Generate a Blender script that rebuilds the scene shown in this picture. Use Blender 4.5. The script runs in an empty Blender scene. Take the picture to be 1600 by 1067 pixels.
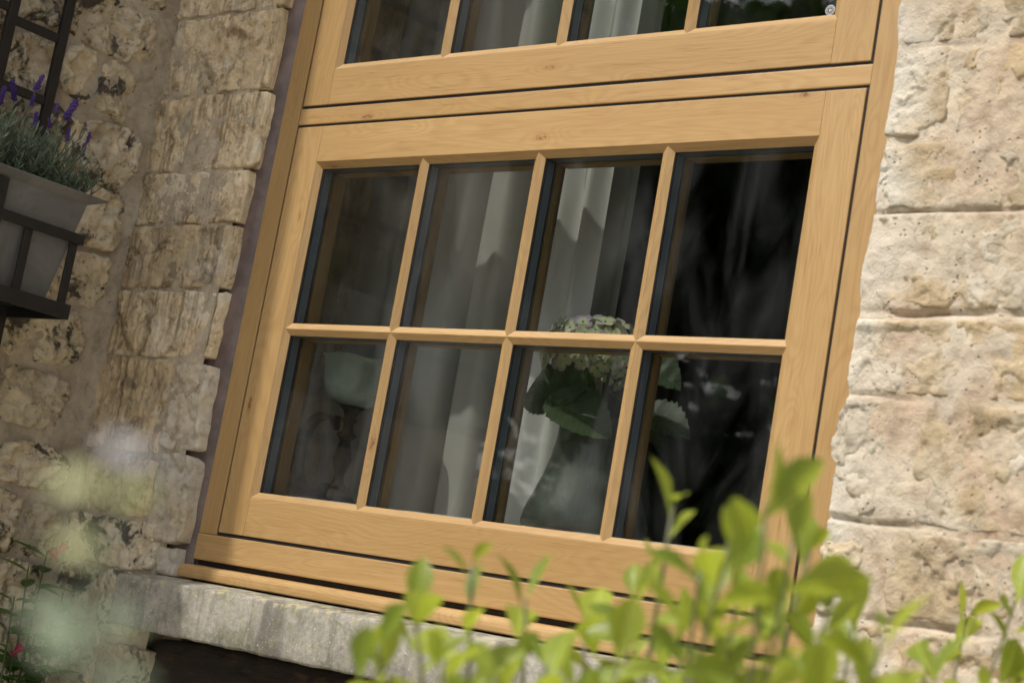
import bpy, bmesh, math, random
from mathutils import Vector, Matrix, noise, Quaternion
random.seed(7)
sc = bpy.context.scene
COL = sc.collection
R = math.radians

# ------------------------------------------------------------------ camera
cam_d = bpy.data.cameras.new('camera'); cam = bpy.data.objects.new('camera', cam_d); COL.objects.link(cam)
rx = Vector((0.753936, 0.633951, 0.172297)); ry = Vector((0.029249, 0.229617, -0.972841)); rz = Vector((-0.656297, 0.7385, 0.154574))
mw = Matrix((rx, -ry, -rz)).transposed().to_4x4(); mw.translation = Vector((2.75252, -2.34636, -0.09001))
cam.matrix_world = mw
cam_d.sensor_width = 36; cam_d.lens = 64.126; cam_d.clip_start = 0.02; cam_d.clip_end = 2000
cam_d.dof.use_dof = True; cam_d.dof.focus_distance = 3.32; cam_d.dof.aperture_fstop = 4.8; cam_d.dof.aperture_blades = 9
sc.camera = cam
# ------------------------------------------------------------------ light
SUN_AZ, SUN_EL = R(25), R(52)          # azimuth off the window's outward normal, towards the return wall
sdir = Vector((-math.sin(SUN_AZ)*math.cos(SUN_EL), -math.cos(SUN_AZ)*math.cos(SUN_EL), math.sin(SUN_EL)))
w = bpy.data.worlds.new('World'); sc.world = w; w.use_nodes = True
nt = w.node_tree; bg = nt.nodes['Background']
sky = nt.nodes.new('ShaderNodeTexSky'); sky.sky_type = 'NISHITA'; sky.sun_disc = False
sky.sun_elevation = SUN_EL; sky.sun_rotation = math.pi + SUN_AZ; sky.dust_density = 4.0; sky.air_density = 1.0; sky.ozone_density = 1.0
hs = nt.nodes.new('ShaderNodeHueSaturation'); hs.inputs['Saturation'].default_value = 0.45
nt.links.new(sky.outputs[0], hs.inputs['Color']); nt.links.new(hs.outputs[0], bg.inputs[0]); bg.inputs[1].default_value = 0.15
sun_d = bpy.data.lights.new('sun', 'SUN'); sun_d.energy = 2.8; sun_d.angle = R(0.9); sun_d.color = (1.0, 0.94, 0.84)
sun = bpy.data.objects.new('sun', sun_d); COL.objects.link(sun); sun.rotation_mode = 'QUATERNION'
sun.rotation_quaternion = (-sdir).to_track_quat('-Z', 'Y'); sun.location = sdir*20
sc.view_settings.view_transform = 'Standard'; sc.view_settings.look = 'None'
sc.view_settings.exposure = 0.28; sc.view_settings.gamma = 1.0
sc.render.engine = 'CYCLES'
sc.cycles.use_denoising = True; sc.cycles.max_bounces = 12; sc.cycles.transparent_max_bounces = 32
sc.cycles.sample_clamp_indirect = 6.0; sc.cycles.caustics_reflective = False; sc.cycles.caustics_refractive = False

# ------------------------------------------------------------------ node helpers
class NT:
    def __init__(s, name):
        s.m = bpy.data.materials.new(name); s.m.use_nodes = True; s.t = s.m.node_tree
        s.t.nodes.clear(); s.out = s.t.nodes.new('ShaderNodeOutputMaterial')
    def n(s, typ, ins=None, **kw):
        nd = s.t.nodes.new('ShaderNode'+typ)
        for k, v in kw.items(): setattr(nd, k, v)
        for k, v in (ins or {}).items():
            if isinstance(v, bpy.types.NodeSocket): s.t.links.new(v, nd.inputs[k])
            else:
                i = nd.inputs[k]
                if i.type == 'RGBA' and len(v) == 3: v = (*v, 1)
                i.default_value = v
        return nd
    def math(s, op, a, b=0.0, c=0.0): return s.n('Math', {0: a, 1: b, 2: c}, operation=op).outputs[0]
    def noise(s, vec, scale, detail=4, rough=0.5, dist=0.0):
        return s.n('TexNoise', {'Vector': vec, 'Scale': scale, 'Detail': detail, 'Roughness': rough, 'Distortion': dist}).outputs[0]
    def ramp(s, f, stops):
        nd = s.n('ValToRGB', {'Fac': f}); e = nd.color_ramp.elements
        while len(e) < len(stops): e.new(0.5)
        for i, (p, c) in enumerate(stops): e[i].position = p; e[i].color = (*c, 1) if len(c) == 3 else c
        return nd.outputs[0]
    def step(s, f, a, b): return s.n('MapRange', {'Value': f, 'From Min': a, 'From Max': b}, interpolation_type='SMOOTHSTEP').outputs[0]
    def mix(s, f, a, b, blend='MIX'):
        nd = s.n('Mix', data_type='RGBA', blend_type=blend)
        for i, v in ((0, f), (6, a), (7, b)):
            if isinstance(v, bpy.types.NodeSocket): s.t.links.new(v, nd.inputs[i])
            else: nd.inputs[i].default_value = (*v, 1) if isinstance(v, tuple) and len(v) == 3 else v
        return nd.outputs[2]
    def mapv(s, vec, scale): return s.n('Mapping', {'Vector': vec, 'Scale': scale}).outputs[0]
    def pos(s, seed=True):
        p = s.n('NewGeometry').outputs['Position']
        if not seed: return p
        r = s.n('ObjectInfo').outputs['Random']
        k = s.n('CombineXYZ', {0: s.math('MULTIPLY', r, 37.), 1: s.math('MULTIPLY', r, 71.), 2: s.math('MULTIPLY', r, 53.)}).outputs[0]
        return s.n('VectorMath', {0: p, 1: k}, operation='ADD').outputs[0]
    def objc(s, seed=True):
        p = s.n('TexCoord').outputs['Object']
        if not seed: return p
        r = s.n('ObjectInfo').outputs['Random']
        k = s.n('CombineXYZ', {0: s.math('MULTIPLY', r, 37.), 1: s.math('MULTIPLY', r, 71.), 2: s.math('MULTIPLY', r, 53.)}).outputs[0]
        return s.n('VectorMath', {0: p, 1: k}, operation='ADD').outputs[0]
    def bump(s, h, strength=0.3, dist=0.003): return s.n('Bump', {'Height': h, 'Strength': strength, 'Distance': dist}).outputs[0]
    def bsdf(s, col, rough=0.6, normal=None, **kw):
        ins = {'Base Color': col, 'Roughness': rough}
        if normal is not None: ins['Normal'] = normal
        ins.update(kw)
        b = s.n('BsdfPrincipled', ins); s.t.links.new(b.outputs[0], s.out.inputs[0]); return s.m
    def finish(s, sh): s.t.links.new(sh, s.out.inputs[0]); return s.m

def plain(name, col, rough=0.5, var=0.12, scale=30., bump=0.15, **kw):
    g = NT(name); p = g.pos()
    a = g.noise(p, scale, 5, 0.6)
    c = g.mix(g.step(a, 0.3, 0.7), tuple(x*(1-var) for x in col), tuple(min(1, x*(1+var)) for x in col))
    return g.bsdf(c, rough, g.bump(g.noise(p, scale*6, 3), bump, 0.001), **kw)

def oak_mat(name, axis):
    g = NT(name); p = g.objc()
    sc_ = {'X': ((1.5, 8, 8), (5, 260, 260), (2.2, 7, 7), (14, 520, 520)), 'Z': ((8, 8, 1.5), (260, 260, 5), (7, 7, 2.2), (520, 520, 14))}[axis]
    kn = g.n('TexVoronoi', {'Vector': g.mapv(p, sc_[2]), 'Scale': 2.6, 'Randomness': 1.0}, feature='F1').outputs['Distance']
    near = g.math('SUBTRACT', 1.0, g.step(kn, 0.0, 0.42))
    big = g.noise(g.mapv(p, sc_[0]), 1.0, 2, 0.45, 0.35)
    ph = g.math('ADD', g.math('MULTIPLY', big, 190.0), g.math('MULTIPLY', near, 16.0))
    ring = g.math('MULTIPLY_ADD', g.math('SINE', ph), 0.5, 0.5)
    ring = g.math('POWER', ring, 1.6)
    fib = g.noise(g.mapv(p, sc_[1]), 1.0, 5, 0.62, 0.15)
    pore = g.noise(g.mapv(p, sc_[3]), 1.0, 2, 0.5)
    tone = g.noise(g.mapv(p, sc_[0]), 0.55, 3, 0.5, 0.2)
    c = g.mix(g.step(tone, 0.3, 0.72), (0.395, 0.250, 0.102), (0.475, 0.312, 0.138))
    c = g.mix(g.math('MULTIPLY', ring, 0.30), c, (0.31, 0.178, 0.066))
    c = g.mix(g.math('MULTIPLY', g.step(fib, 0.40, 0.72), 0.42), c, (0.33, 0.18, 0.065))
    c = g.mix(g.math('MULTIPLY', g.step(pore, 0.58, 0.74), 0.5), c, (0.235, 0.12, 0.042))
    halo = g.math('SUBTRACT', 1.0, g.step(kn, 0.02, 0.2))
    c = g.mix(g.math('MULTIPLY', halo, 0.40), c, (0.34, 0.15, 0.05))
    spot = g.noise(p, 190, 3, 0.6)
    core = g.math('MULTIPLY', g.math('SUBTRACT', 1.0, g.step(kn, 0.03, 0.13)), g.step(spot, 0.42, 0.58))
    c = g.mix(g.math('MULTIPLY', core, 0.9), c, (0.12, 0.05, 0.02))
    rnd = g.n('ObjectInfo').outputs['Random']
    c = g.mix(1.0, c, g.n('CombineColor', {0: g.math('MULTIPLY_ADD', rnd, 0.14, 0.93), 1: g.math('MULTIPLY_ADD', rnd, 0.16, 0.92), 2: g.math('MULTIPLY_ADD', rnd, 0.2, 0.90)}).outputs[0], 'MULTIPLY')
    if axis == 'Z': c = g.mix(1.0, c, (0.92, 0.92, 0.91), 'MULTIPLY')
    h = g.math('ADD', g.math('MULTIPLY', fib, 0.6), g.math('MULTIPLY', pore, 0.7))
    return g.bsdf(c, g.math('MULTIPLY_ADD', fib, 0.18, 0.36), g.bump(h, 0.16, 0.0008), **{'Specular IOR Level': 0.42})

def stone_mat(name, ca, cb, cc, soot=0.3, streak=0.0, stain=(0.17, 0.115, 0.06), stain_amt=0.5, fine=1.0, white=0.0, soot_at=0.60, lime=0.0):
    g = NT(name); p = g.pos()
    n1 = g.noise(p, 5.5, 6, 0.55, 0.5)
    c = g.ramp(n1, [(0.30, ca), (0.50, cb), (0.70, cc)])
    n2 = g.noise(p, 34, 8, 0.68, 0.3)
    c = g.mix(1.0, c, g.ramp(n2, [(0.25, (0.62, 0.60, 0.56)), (0.5, (0.98, 0.98, 0.98)), (0.75, (1.22, 1.2, 1.16))]), 'MULTIPLY')
    n3 = g.noise(p, 13, 6, 0.62, 1.2)
    c = g.mix(g.math('MULTIPLY', g.step(n3, 0.52, 0.70), stain_amt), c, stain)
    if white:
        n5 = g.noise(p, 8.0, 5, 0.6, 0.8)
        c = g.mix(g.math('MULTIPLY', g.step(n5, 0.52, 0.64), white), c, (0.60, 0.56, 0.47))
    if lime:                                # old limewash left on the stones that edge the window
        sx = g.n('SeparateXYZ', {0: g.pos(False)}).outputs[0]
        lm_ = g.math('ADD', g.math('MULTIPLY', g.math('SUBTRACT', sx, 1.40), 6.0), g.math('MULTIPLY', g.noise(g.pos(False), 11, 6, 0.65, 0.8), 1.1))
        c = g.mix(g.math('MULTIPLY', g.math('SUBTRACT', 1.0, g.step(lm_, 0.35, 0.95)), lime), c, (0.62, 0.585, 0.51))
    h = g.math('MULTIPLY', n2, 1.0)
    if streak:
        st = g.noise(g.mapv(p, (62, 62, 3.0)), 1.0, 5, 0.6, 0.9)
        st2 = g.noise(g.mapv(p, (150, 150, 6.0)), 1.0, 3, 0.6, 0.5)
        sm = g.math('MULTIPLY', g.step(st, 0.44, 0.66), streak)
        sm = g.math('MULTIPLY', sm, g.step(g.noise(p, 7, 3), 0.36, 0.58))
        c = g.mix(sm, c, (0.13, 0.088, 0.045))
        c = g.mix(g.math('MULTIPLY', g.step(st2, 0.56, 0.72), 0.4*streak), c, (0.5, 0.44, 0.33))
        h = g.math('ADD', h, g.math('MULTIPLY', st, 1.1))
    if soot:
        n4 = g.noise(p, 9.5, 8, 0.66, 0.9)
        sp = g.noise(p, 70, 4, 0.6)
        sm = g.math('MULTIPLY', g.step(g.math('ADD', n4, g.math('MULTIPLY', g.math('SUBTRACT', sp, 0.5), 0.28)), soot_at, soot_at+0.10), soot)
        c = g.mix(sm, c, (0.035, 0.031, 0.027))
    pit = g.n('TexVoronoi', {'Vector': p, 'Scale': 95.0}, feature='F1').outputs['Distance']
    pm = g.math('MULTIPLY', g.math('SUBTRACT', 1.0, g.step(pit, 0.10, 0.24)), g.step(g.noise(p, 22, 3), 0.52, 0.64))
    c = g.mix(g.math('MULTIPLY', pm, 0.6), c, (0.07, 0.055, 0.04))
    rnd = g.n('ObjectInfo').outputs['Random']
    k = g.math('MULTIPLY_ADD', rnd, 0.30, 0.85)
    c = g.mix(1.0, c, g.n('CombineColor', {0: k, 1: k, 2: k}).outputs[0], 'MULTIPLY')
    h = g.math('SUBTRACT', g.math('ADD', h, g.math('MULTIPLY', g.noise(p, 210, 4, 0.65), 0.35)), g.math('MULTIPLY', pm, 0.7))
    return g.bsdf(c, 0.88, g.bump(h, 0.85*fine, 0.006), **{'Specular IOR Level': 0.25})

def clear_mat(name, tint=(0.93, 0.96, 0.945), gain=1.0, speck=0.0, rough=0.0):
    g = NT(name)
    f = g.n('LayerWeight', {'Blend': 0.5}).outputs['Facing']
    F = g.math('MULTIPLY_ADD', g.math('POWER', f, 5.0), 0.96*gain, 0.042*gain)
    tr = g.n('BsdfTransparent', {'Color': tint}).outputs[0]
    gl = g.n('BsdfGlossy', {'Color': (1, 1, 1), 'Roughness': rough}).outputs[0]
    sh = g.n('MixShader', {0: F, 1: tr, 2: gl}).outputs[0]
    if speck:                                   # dust specks and fine smears lying on the glass
        p = g.pos(False)
        v = g.n('TexVoronoi', {'Vector': p, 'Scale': 120.0}, feature='F1').outputs['Distance']
        d = g.math('MULTIPLY', g.math('SUBTRACT', 1.0, g.step(v, 0.025, 0.055)), g.step(g.noise(p, 9, 3), 0.5, 0.62))
        film = g.math('MULTIPLY', g.step(g.noise(g.mapv(p, (6, 6, 2)), 1.6, 5, 0.6, 0.8), 0.4, 0.8), 0.03)
        df = g.n('BsdfDiffuse', {'Color': (0.55, 0.57, 0.58)}).outputs[0]
        sh = g.n('MixShader', {0: g.math('ADD', g.math('MULTIPLY', d, speck), film), 1: sh, 2: df}).outputs[0]
    return g.finish(sh)

def leaf_mat(name, ca, cb, trans=(0.42, 0.55, 0.05), tf=0.42, rough=0.38, spec=0.5, vein=0.0):
    g = NT(name)
    p = g.pos(False); r = g.n('ObjectInfo').outputs['Random']
    a = g.math('ADD', g.math('MULTIPLY', g.noise(p, 14, 3), 0.6), g.math('MULTIPLY', r, 0.5))
    c = g.mix(g.step(a, 0.25, 0.85), ca, cb)
    c = g.mix(g.math('MULTIPLY', g.step(g.noise(p, 120, 4), 0.6, 0.75), 0.35), c, tuple(x*0.55 for x in ca))
    c = g.mix(g.math('MULTIPLY', g.step(g.noise(p, 75, 5, 0.6), 0.66, 0.72), 0.7), c, (0.13, 0.075, 0.03))
    hgt = g.noise(p, 160, 3); bs = 0.12
    if vein:
        sp = g.n('SeparateXYZ', {0: g.n('TexCoord').outputs['Object']}); ax_ = g.math('ABSOLUTE', sp.outputs[0])
        rib = g.math('SUBTRACT', 1.0, g.step(ax_, 0.0003, 0.0011))
        sv = g.math('ABSOLUTE', g.math('SUBTRACT', g.math('FRACT', g.math('MULTIPLY', g.math('SUBTRACT', sp.outputs[1], g.math('MULTIPLY', ax_, 0.75)), vein)), 0.5))
        sv = g.math('MULTIPLY', g.math('SUBTRACT', 1.0, g.step(sv, 0.02, 0.09)), 0.6)
        vm = g.math('MAXIMUM', rib, sv); c = g.mix(g.math('MULTIPLY', vm, 0.5), c, tuple(min(1, x*2.2+0.05) for x in cb))
        hgt = g.math('SUBTRACT', hgt, g.math('MULTIPLY', vm, 1.5)); bs = 0.5
    b = g.n('BsdfPrincipled', {'Base Color': c, 'Roughness': rough, 'Specular IOR Level': spec, 'Normal': g.bump(hgt, bs, 0.001)}).outputs[0]
    t = g.n('BsdfTranslucent', {'Color': g.mix(g.step(a, 0.25, 0.85), tuple(x*0.8 for x in trans), trans)}).outputs[0]
    return g.finish(g.n('MixShader', {0: tf, 1: b, 2: t}).outputs[0])

M = {}
M['oak_x'] = oak_mat('oak_along_x', 'X'); M['oak_z'] = oak_mat('oak_along_z', 'Z')
M['stone_light'] = stone_mat('weathered_limestone', (0.50, 0.455, 0.37), (0.45, 0.365, 0.245), (0.385, 0.28, 0.155), 0.38, 0, (0.28, 0.195, 0.105), 0.65, 1.1, 0.55, 0.59, 0.8)
M['stone_white'] = stone_mat('chalky_limestone', (0.48, 0.43, 0.345), (0.55, 0.49, 0.39), (0.50, 0.41, 0.28), 0.3, 0, (0.35, 0.28, 0.19), 0.3, 1.0, 0.5)
M['stone_quoin'] = stone_mat('tooled_sandstone', (0.52, 0.40, 0.245), (0.63, 0.50, 0.32), (0.72, 0.60, 0.42), 0.5, 0.7, (0.19, 0.125, 0.06), 0.9, 1.0, 0.5, 0.56)
M['stone_rubble'] = stone_mat('rubble_limestone', (0.50, 0.43, 0.31), (0.61, 0.525, 0.375), (0.70, 0.61, 0.455), 0.9, 0, (0.20, 0.14, 0.075), 0.6, 1.2, 0.3, 0.515)
M['mortar_pink'] = stone_mat('sandy_mortar', (0.54, 0.485, 0.395), (0.50, 0.42, 0.32), (0.42, 0.31, 0.22), 0.2, 0, (0.33, 0.23, 0.15), 0.35, 1.0, 0.35, 0.6, 0.45)
M['mortar_grey'] = stone_mat('grey_mortar', (0.37, 0.32, 0.25), (0.41, 0.355, 0.28), (0.46, 0.40, 0.315), 0.10, 0, (0.17, 0.14, 0.105), 0.35, 0.8)
M['mortar_tan'] = stone_mat('tan_mortar', (0.40, 0.335, 0.245), (0.46, 0.385, 0.28), (0.51, 0.43, 0.32), 0.2, 0.3, (0.2, 0.14, 0.08), 0.4, 0.9)
M['sealant'] = plain('brown_sealant', (0.12, 0.085, 0.075), 0.45, 0.3, 22, 0.3)
M['spacer'] = None
M['black'] = plain('black_gasket_gap', (0.012, 0.012, 0.013), 0.6)
M['iron'] = plain('black_iron', (0.009, 0.009, 0.010), 0.45, 0.25, 40, 0.25, Metallic=0.0)
M['glass'] = clear_mat('window_glass', (0.925, 0.933, 0.927), 1.05, 0.5)
M['glass_in'] = clear_mat('inner_glass', (0.915, 0.925, 0.918), 1.1)

def spacer_mat():
    g = NT('anthracite_spacer'); p = g.pos(False)
    sep = g.n('SeparateXYZ', {0: p})
    along = g.math('ADD', g.math('MULTIPLY', sep.outputs[0], 1.0), sep.outputs[2])
    dash = g.math('FRACT', g.math('MULTIPLY', along, 260.0))
    dots = g.math('MULTIPLY', g.math('LESS_THAN', g.math('ABSOLUTE', g.math('SUBTRACT', dash, 0.5)), 0.22),
                  g.math('LESS_THAN', g.math('ABSOLUTE', g.math('SUBTRACT', sep.outputs[1], 0.0365)), 0.0007))
    line = g.math('LESS_THAN', g.math('ABSOLUTE', g.math('SUBTRACT', sep.outputs[1], 0.0395)), 0.0016)
    line2 = g.math('LESS_THAN', g.math('ABSOLUTE', g.math('SUBTRACT', sep.outputs[1], 0.0185)), 0.0012)
    n = g.noise(p, 60, 4)
    c = g.mix(n, (0.11, 0.132, 0.158), (0.15, 0.178, 0.208))
    c = g.mix(g.math('MULTIPLY', dots, 0.5), c, (0.45, 0.52, 0.58))
    c = g.mix(g.math('MAXIMUM', line, line2), c, (0.008, 0.009, 0.012))
    return g.bsdf(c, 0.45)
M['spacer'] = spacer_mat()

def sill_mat():
    g = NT('weathered_concrete_sill'); p = g.pos(False)
    n1 = g.noise(p, 7, 7, 0.6, 0.4); n2 = g.noise(p, 90, 8, 0.72); n3 = g.noise(g.mapv(p, (14, 14, 2.2)), 1.0, 6, 0.62, 0.6)
    c = g.ramp(n1, [(0.3, (0.25, 0.235, 0.205)), (0.5, (0.35, 0.33, 0.285)), (0.7, (0.47, 0.44, 0.385))])
    c = g.mix(1.0, c, g.ramp(n2, [(0.3, (0.62, 0.62, 0.60)), (0.55, (1, 1, 1)), (0.8, (1.25, 1.24, 1.2))]), 'MULTIPLY')
    c = g.mix(g.math('MULTIPLY', g.step(n3, 0.47, 0.64), 0.68), c, (0.105, 0.098, 0.08))
    al = g.math('MULTIPLY', g.step(g.noise(p, 19, 6, 0.6, 0.8), 0.50, 0.64), 0.55)
    c = g.mix(al, c, (0.15, 0.155, 0.085))
    sep = g.n('SeparateXYZ', {0: p}); top = g.step(sep.outputs[2], -0.128, -0.110)
    li = g.math('MULTIPLY', g.step(g.noise(p, 48, 5, 0.65), 0.53, 0.60), g.math('MULTIPLY_ADD', top, 0.75, 0.22))
    c = g.mix(li, c, (0.42, 0.38, 0.23))
    sp = g.step(g.noise(p, 170, 3, 0.5), 0.64, 0.70)
    c = g.mix(g.math('MULTIPLY', sp, 0.6), c, (0.62, 0.60, 0.54))
    return g.bsdf(c, 0.9, g.bump(g.math('ADD', n2, g.math('MULTIPLY', n1, 0.6)), 0.6, 0.004), **{'Specular IOR Level': 0.2})
M['sill'] = sill_mat()

# ------------------------------------------------------------------ object helpers
def link(o, parent=None):
    COL.objects.link(o)
    if parent is not None: o.parent = parent
    return o
def meshobj(name, verts, faces, mat, parent=None, smooth=False):
    me = bpy.data.meshes.new(name); me.from_pydata([tuple(v) for v in verts], [], faces)
    for m in (mat if isinstance(mat, (list, tuple)) else [mat]): me.materials.append(m)
    if smooth: me.polygons.foreach_set('use_smooth', [True]*len(me.polygons))
    me.update()
    return link(bpy.data.objects.new(name, me), parent)
def bmobj(name, bm, mat, parent=None, smooth=False):
    me = bpy.data.meshes.new(name); bm.to_mesh(me); bm.free()
    for m in (mat if isinstance(mat, (list, tuple)) else [mat]): me.materials.append(m)
    if smooth: me.polygons.foreach_set('use_smooth', [True]*len(me.polygons))
    return link(bpy.data.objects.new(name, me), parent)
def empty(name, loc=(0, 0, 0)):
    o = bpy.data.objects.new(name, None); o.location = loc; o.empty_display_size = 0.1; return link(o)
def tag(o, label=None, cat=None, group=None, kind=None):
    for k, v in (('label', label), ('category', cat), ('group', group), ('kind', kind)):
        if v: o[k] = v
    return o
def add_box(bm, x0, x1, y0, y1, z0, z1, bev=0.0):
    r = bmesh.ops.create_cube(bm, size=1.0); vs = r['verts']
    for v in vs: v.co = Vector(((x0+x1)/2+v.co.x*(x1-x0), (y0+y1)/2+v.co.y*(y1-y0), (z0+z1)/2+v.co.z*(z1-z0)))
    if bev:
        es = list({e for v in vs for e in v.link_edges})
        bmesh.ops.bevel(bm, geom=es, offset=bev, segments=2, affect='EDGES', profile=0.6)
def box(name, x0, x1, y0, y1, z0, z1, mat, parent=None, bev=0.0):
    bm = bmesh.new(); add_box(bm, x0, x1, y0, y1, z0, z1, bev); return bmobj(name, bm, mat, parent)
def prism(name, axis, a0, a1, prof, mat, parent=None, m0=None, m1=None):
    """extrude a closed (p,q) profile along X (prof = y,z) or Z (prof = x,y); m0/m1 shift each end per profile point (mitres)."""
    n = len(prof); V = []
    for e, a, mm in ((0, a0, m0), (1, a1, m1)):
        for k, (p, q) in enumerate(prof):
            s = a + (mm[k] if mm else 0)
            V.append((s, p, q) if axis == 'X' else (p, q, s))
    F = [tuple(range(n))[::-1], tuple(range(n, 2*n))] + [(k, (k+1) % n, n+(k+1) % n, n+k) for k in range(n)]
    o = meshobj(name, V, F, mat, parent)
    bm = bmesh.new(); bm.from_mesh(o.data); bmesh.ops.recalc_face_normals(bm, faces=bm.faces); bm.to_mesh(o.data); bm.free()
    return o
def lathe(bm, prof, c, seg=32, mat_i=0):
    rings = []
    for r, z in prof:
        rings.append([bm.verts.new((c[0]+r*math.cos(2*math.pi*k/seg), c[1]+r*math.sin(2*math.pi*k/seg), c[2]+z)) for k in range(seg)])
    for a, b in zip(rings, rings[1:]):
        for k in range(seg):
            f = bm.faces.new((a[k], a[(k+1) % seg], b[(k+1) % seg], b[k])); f.smooth = True; f.material_index = mat_i
def tube(bm, pts, rad, seg=6, mat_i=0):
    pts = [Vector(p) for p in pts]; rings = []
    for i, p in enumerate(pts):
        t = (pts[min(i+1, len(pts)-1)]-pts[max(i-1, 0)]).normalized()
        a = t.orthogonal().normalized() if i == 0 else (rings_a - t*rings_a.dot(t)).normalized()
        rings_a = a; b = t.cross(a); r = rad[i] if isinstance(rad, (list, tuple)) else rad
        rings.append([bm.verts.new(p+(a*math.cos(2*math.pi*k/seg)+b*math.sin(2*math.pi*k/seg))*r) for k in range(seg)])
    for A, B in zip(rings, rings[1:]):
        for k in range(seg):
            f = bm.faces.new((A[k], A[(k+1) % seg], B[(k+1) % seg], B[k])); f.smooth = True; f.material_index = mat_i
    bm.faces.new(rings[0][::-1]).material_index = mat_i; bm.faces.new(rings[-1]).material_index = mat_i
def sstep(x): x = max(0., min(1., x)); return x*x*(3-2*x)
def fr(v, o=4): return noise.fractal(v, 1.0, 2.0, o, noise_basis='PERLIN_ORIGINAL')

FRONT = lambda yb: (lambda u, w_, d: (u, yb-d, w_))          # wall facing -Y
SIDE = lambda xb: (lambda u, w_, d: (xb+d, u, w_))           # wall facing +X (u = y)
def stone(parent, frame, u0, u1, w0, w1, proud, amp, rnd, jag, res, seed, mat, back=0.06, tool=0.0, corner=0.25, name='stone', ledge=0.0, vf=21.0, spall=0.003):
    n = max(4, int((u1-u0)/res)); m = max(4, int((w1-w0)/res))
    so = Vector((seed*7.31, seed*3.17, seed*1.93)); V = []
    hw, hh = (u1-u0)/2, (w1-w0)/2; cu, cw = (u0+u1)/2, (w0+w1)/2
    tilt_u, tilt_w = (noise.noise(so)*0.05, noise.noise(so+Vector((5, 5, 5)))*0.06)
    for j in range(m+1):
        for i in range(n+1):
            s = -1+2*i/n; t = -1+2*j/m
            k = 1-corner*(abs(s)*abs(t))**3*0.5
            u = cu+s*k*hw; w_ = cw+t*k*hh
            q = Vector((u, w_, 0.))
            ju = (noise.noise(q*14+so)+0.6*noise.noise(q*38+so))*jag; jw = (noise.noise(q*14-so)+0.6*noise.noise(q*38-so))*jag
            e = min((1-abs(s))*hw, (1-abs(t))*hh)
            d = proud+amp*(fr(q*9+so, 4)*0.55+1.1*(0.42-noise.noise(q*vf+so+Vector((0, 0, 0.7*fr(q*12, 2))), noise_basis='VORONOI_F1'))+0.5*fr(q*55+so, 4)+0.35*fr(q*130+so, 2))+(u-cu)*tilt_u*amp*40+(w_-cw)*tilt_w*amp*40
            sp = fr(q*8.5+so*1.3, 5)+0.25*fr(q*45+so, 3)
            d -= spall*sstep((sp-0.10)/0.045); d -= spall*0.8*sstep((-sp-0.30)/0.05)
            if tool: d += tool*(noise.noise(Vector((u*150, w_*9, seed)))+0.6*noise.noise(Vector((u*60, w_*5, seed+3))))
            if ledge: d += ledge*sstep((t-0.55)/0.3)*(0.5+noise.noise(q*20+so))
            d -= rnd*(1-sstep(e/(rnd*1.5+1e-6)))*(0.75+0.5*noise.noise(q*30+so))
            V.append(frame(u+ju, w_+jw, d))
    F = []
    for j in range(m):
        for i in range(n):
            a = j*(n+1)+i; F.append((a, a+1, a+n+2, a+n+1))
    border = [i for i in range(n+1)]+[j*(n+1)+n for j in range(1, m+1)]+[m*(n+1)+i for i in range(n-1, -1, -1)]+[j*(n+1) for j in range(m-1, 0, -1)]
    b0 = len(V); z0 = frame(0, 0, 0); zb = frame(0, 0, 1); ax = Vector(zb)-Vector(z0)
    for b in border:
        v = Vector(V[b]); cur = (v-Vector(z0)).dot(ax); V.append(tuple(v+ax*(-back-cur)))
    nb = len(border)
    for k in range(nb): F.append((border[k], b0+k, b0+(k+1) % nb, border[(k+1) % nb]))
    o = meshobj(name, V, F, mat, parent, True)
    bm = bmesh.new(); bm.from_mesh(o.data); bmesh.ops.recalc_face_normals(bm, faces=bm.faces); bm.to_mesh(o.data); bm.free()
    return o
def relief(name, parent, frame, u0, u1, w0, w1, base, amp, res, seed, mat, hole=None):
    n = max(2, int((u1-u0)/res)); m = max(2, int((w1-w0)/res)); V = []; F = []
    so = Vector((seed*3.7, seed*1.3, seed*2.9))
    for j in range(m+1):
        for i in range(n+1):
            u = u0+(u1-u0)*i/n; w_ = w0+(w1-w0)*j/m; q = Vector((u, w_, 0))
            V.append(frame(u, w_, base+amp*(fr(q*7+so, 4)+0.4*fr(q*32+so, 3)+0.25*fr(q*110+so, 2))+(hole(u, w_) if hole else 0.0)))
    for j in range(m):
        for i in range(n):
            a = j*(n+1)+i; F.append((a, a+1, a+n+2, a+n+1))
    o = meshobj(name, V, F, mat, parent, True)
    bm = bmesh.new(); bm.from_mesh(o.data); bmesh.ops.recalc_face_normals(bm, faces=bm.faces)
    out = Vector(frame(0, 0, 1))-Vector(frame(0, 0, 0))
    bm.normal_update()
    if sum((f.normal.dot(out) for f in bm.faces)) < 0: bmesh.ops.reverse_faces(bm, faces=bm.faces)
    bm.to_mesh(o.data); bm.free()
    return o

GZ = -1.6
# ------------------------------------------------------------------ ground
g = NT('gravel_ground'); p = g.pos(False)
vz = g.n('TexVoronoi', {'Vector': p, 'Scale': 55.0}, feature='F1')
c = g.mix(g.noise(p, 1.2, 5), (0.36, 0.33, 0.27), (0.48, 0.44, 0.37))
c = g.mix(0.35, c, vz.outputs['Color'], 'SOFT_LIGHT')
M['ground'] = g.bsdf(c, 0.95, g.bump(vz.outputs['Distance'], 0.8, 0.01))
gr = meshobj('ground', [(-150, -150, GZ), (150, -150, GZ), (150, 150, GZ), (-150, 150, GZ)], [(0, 1, 2, 3)], M['ground']); tag(gr, kind='structure')

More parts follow.
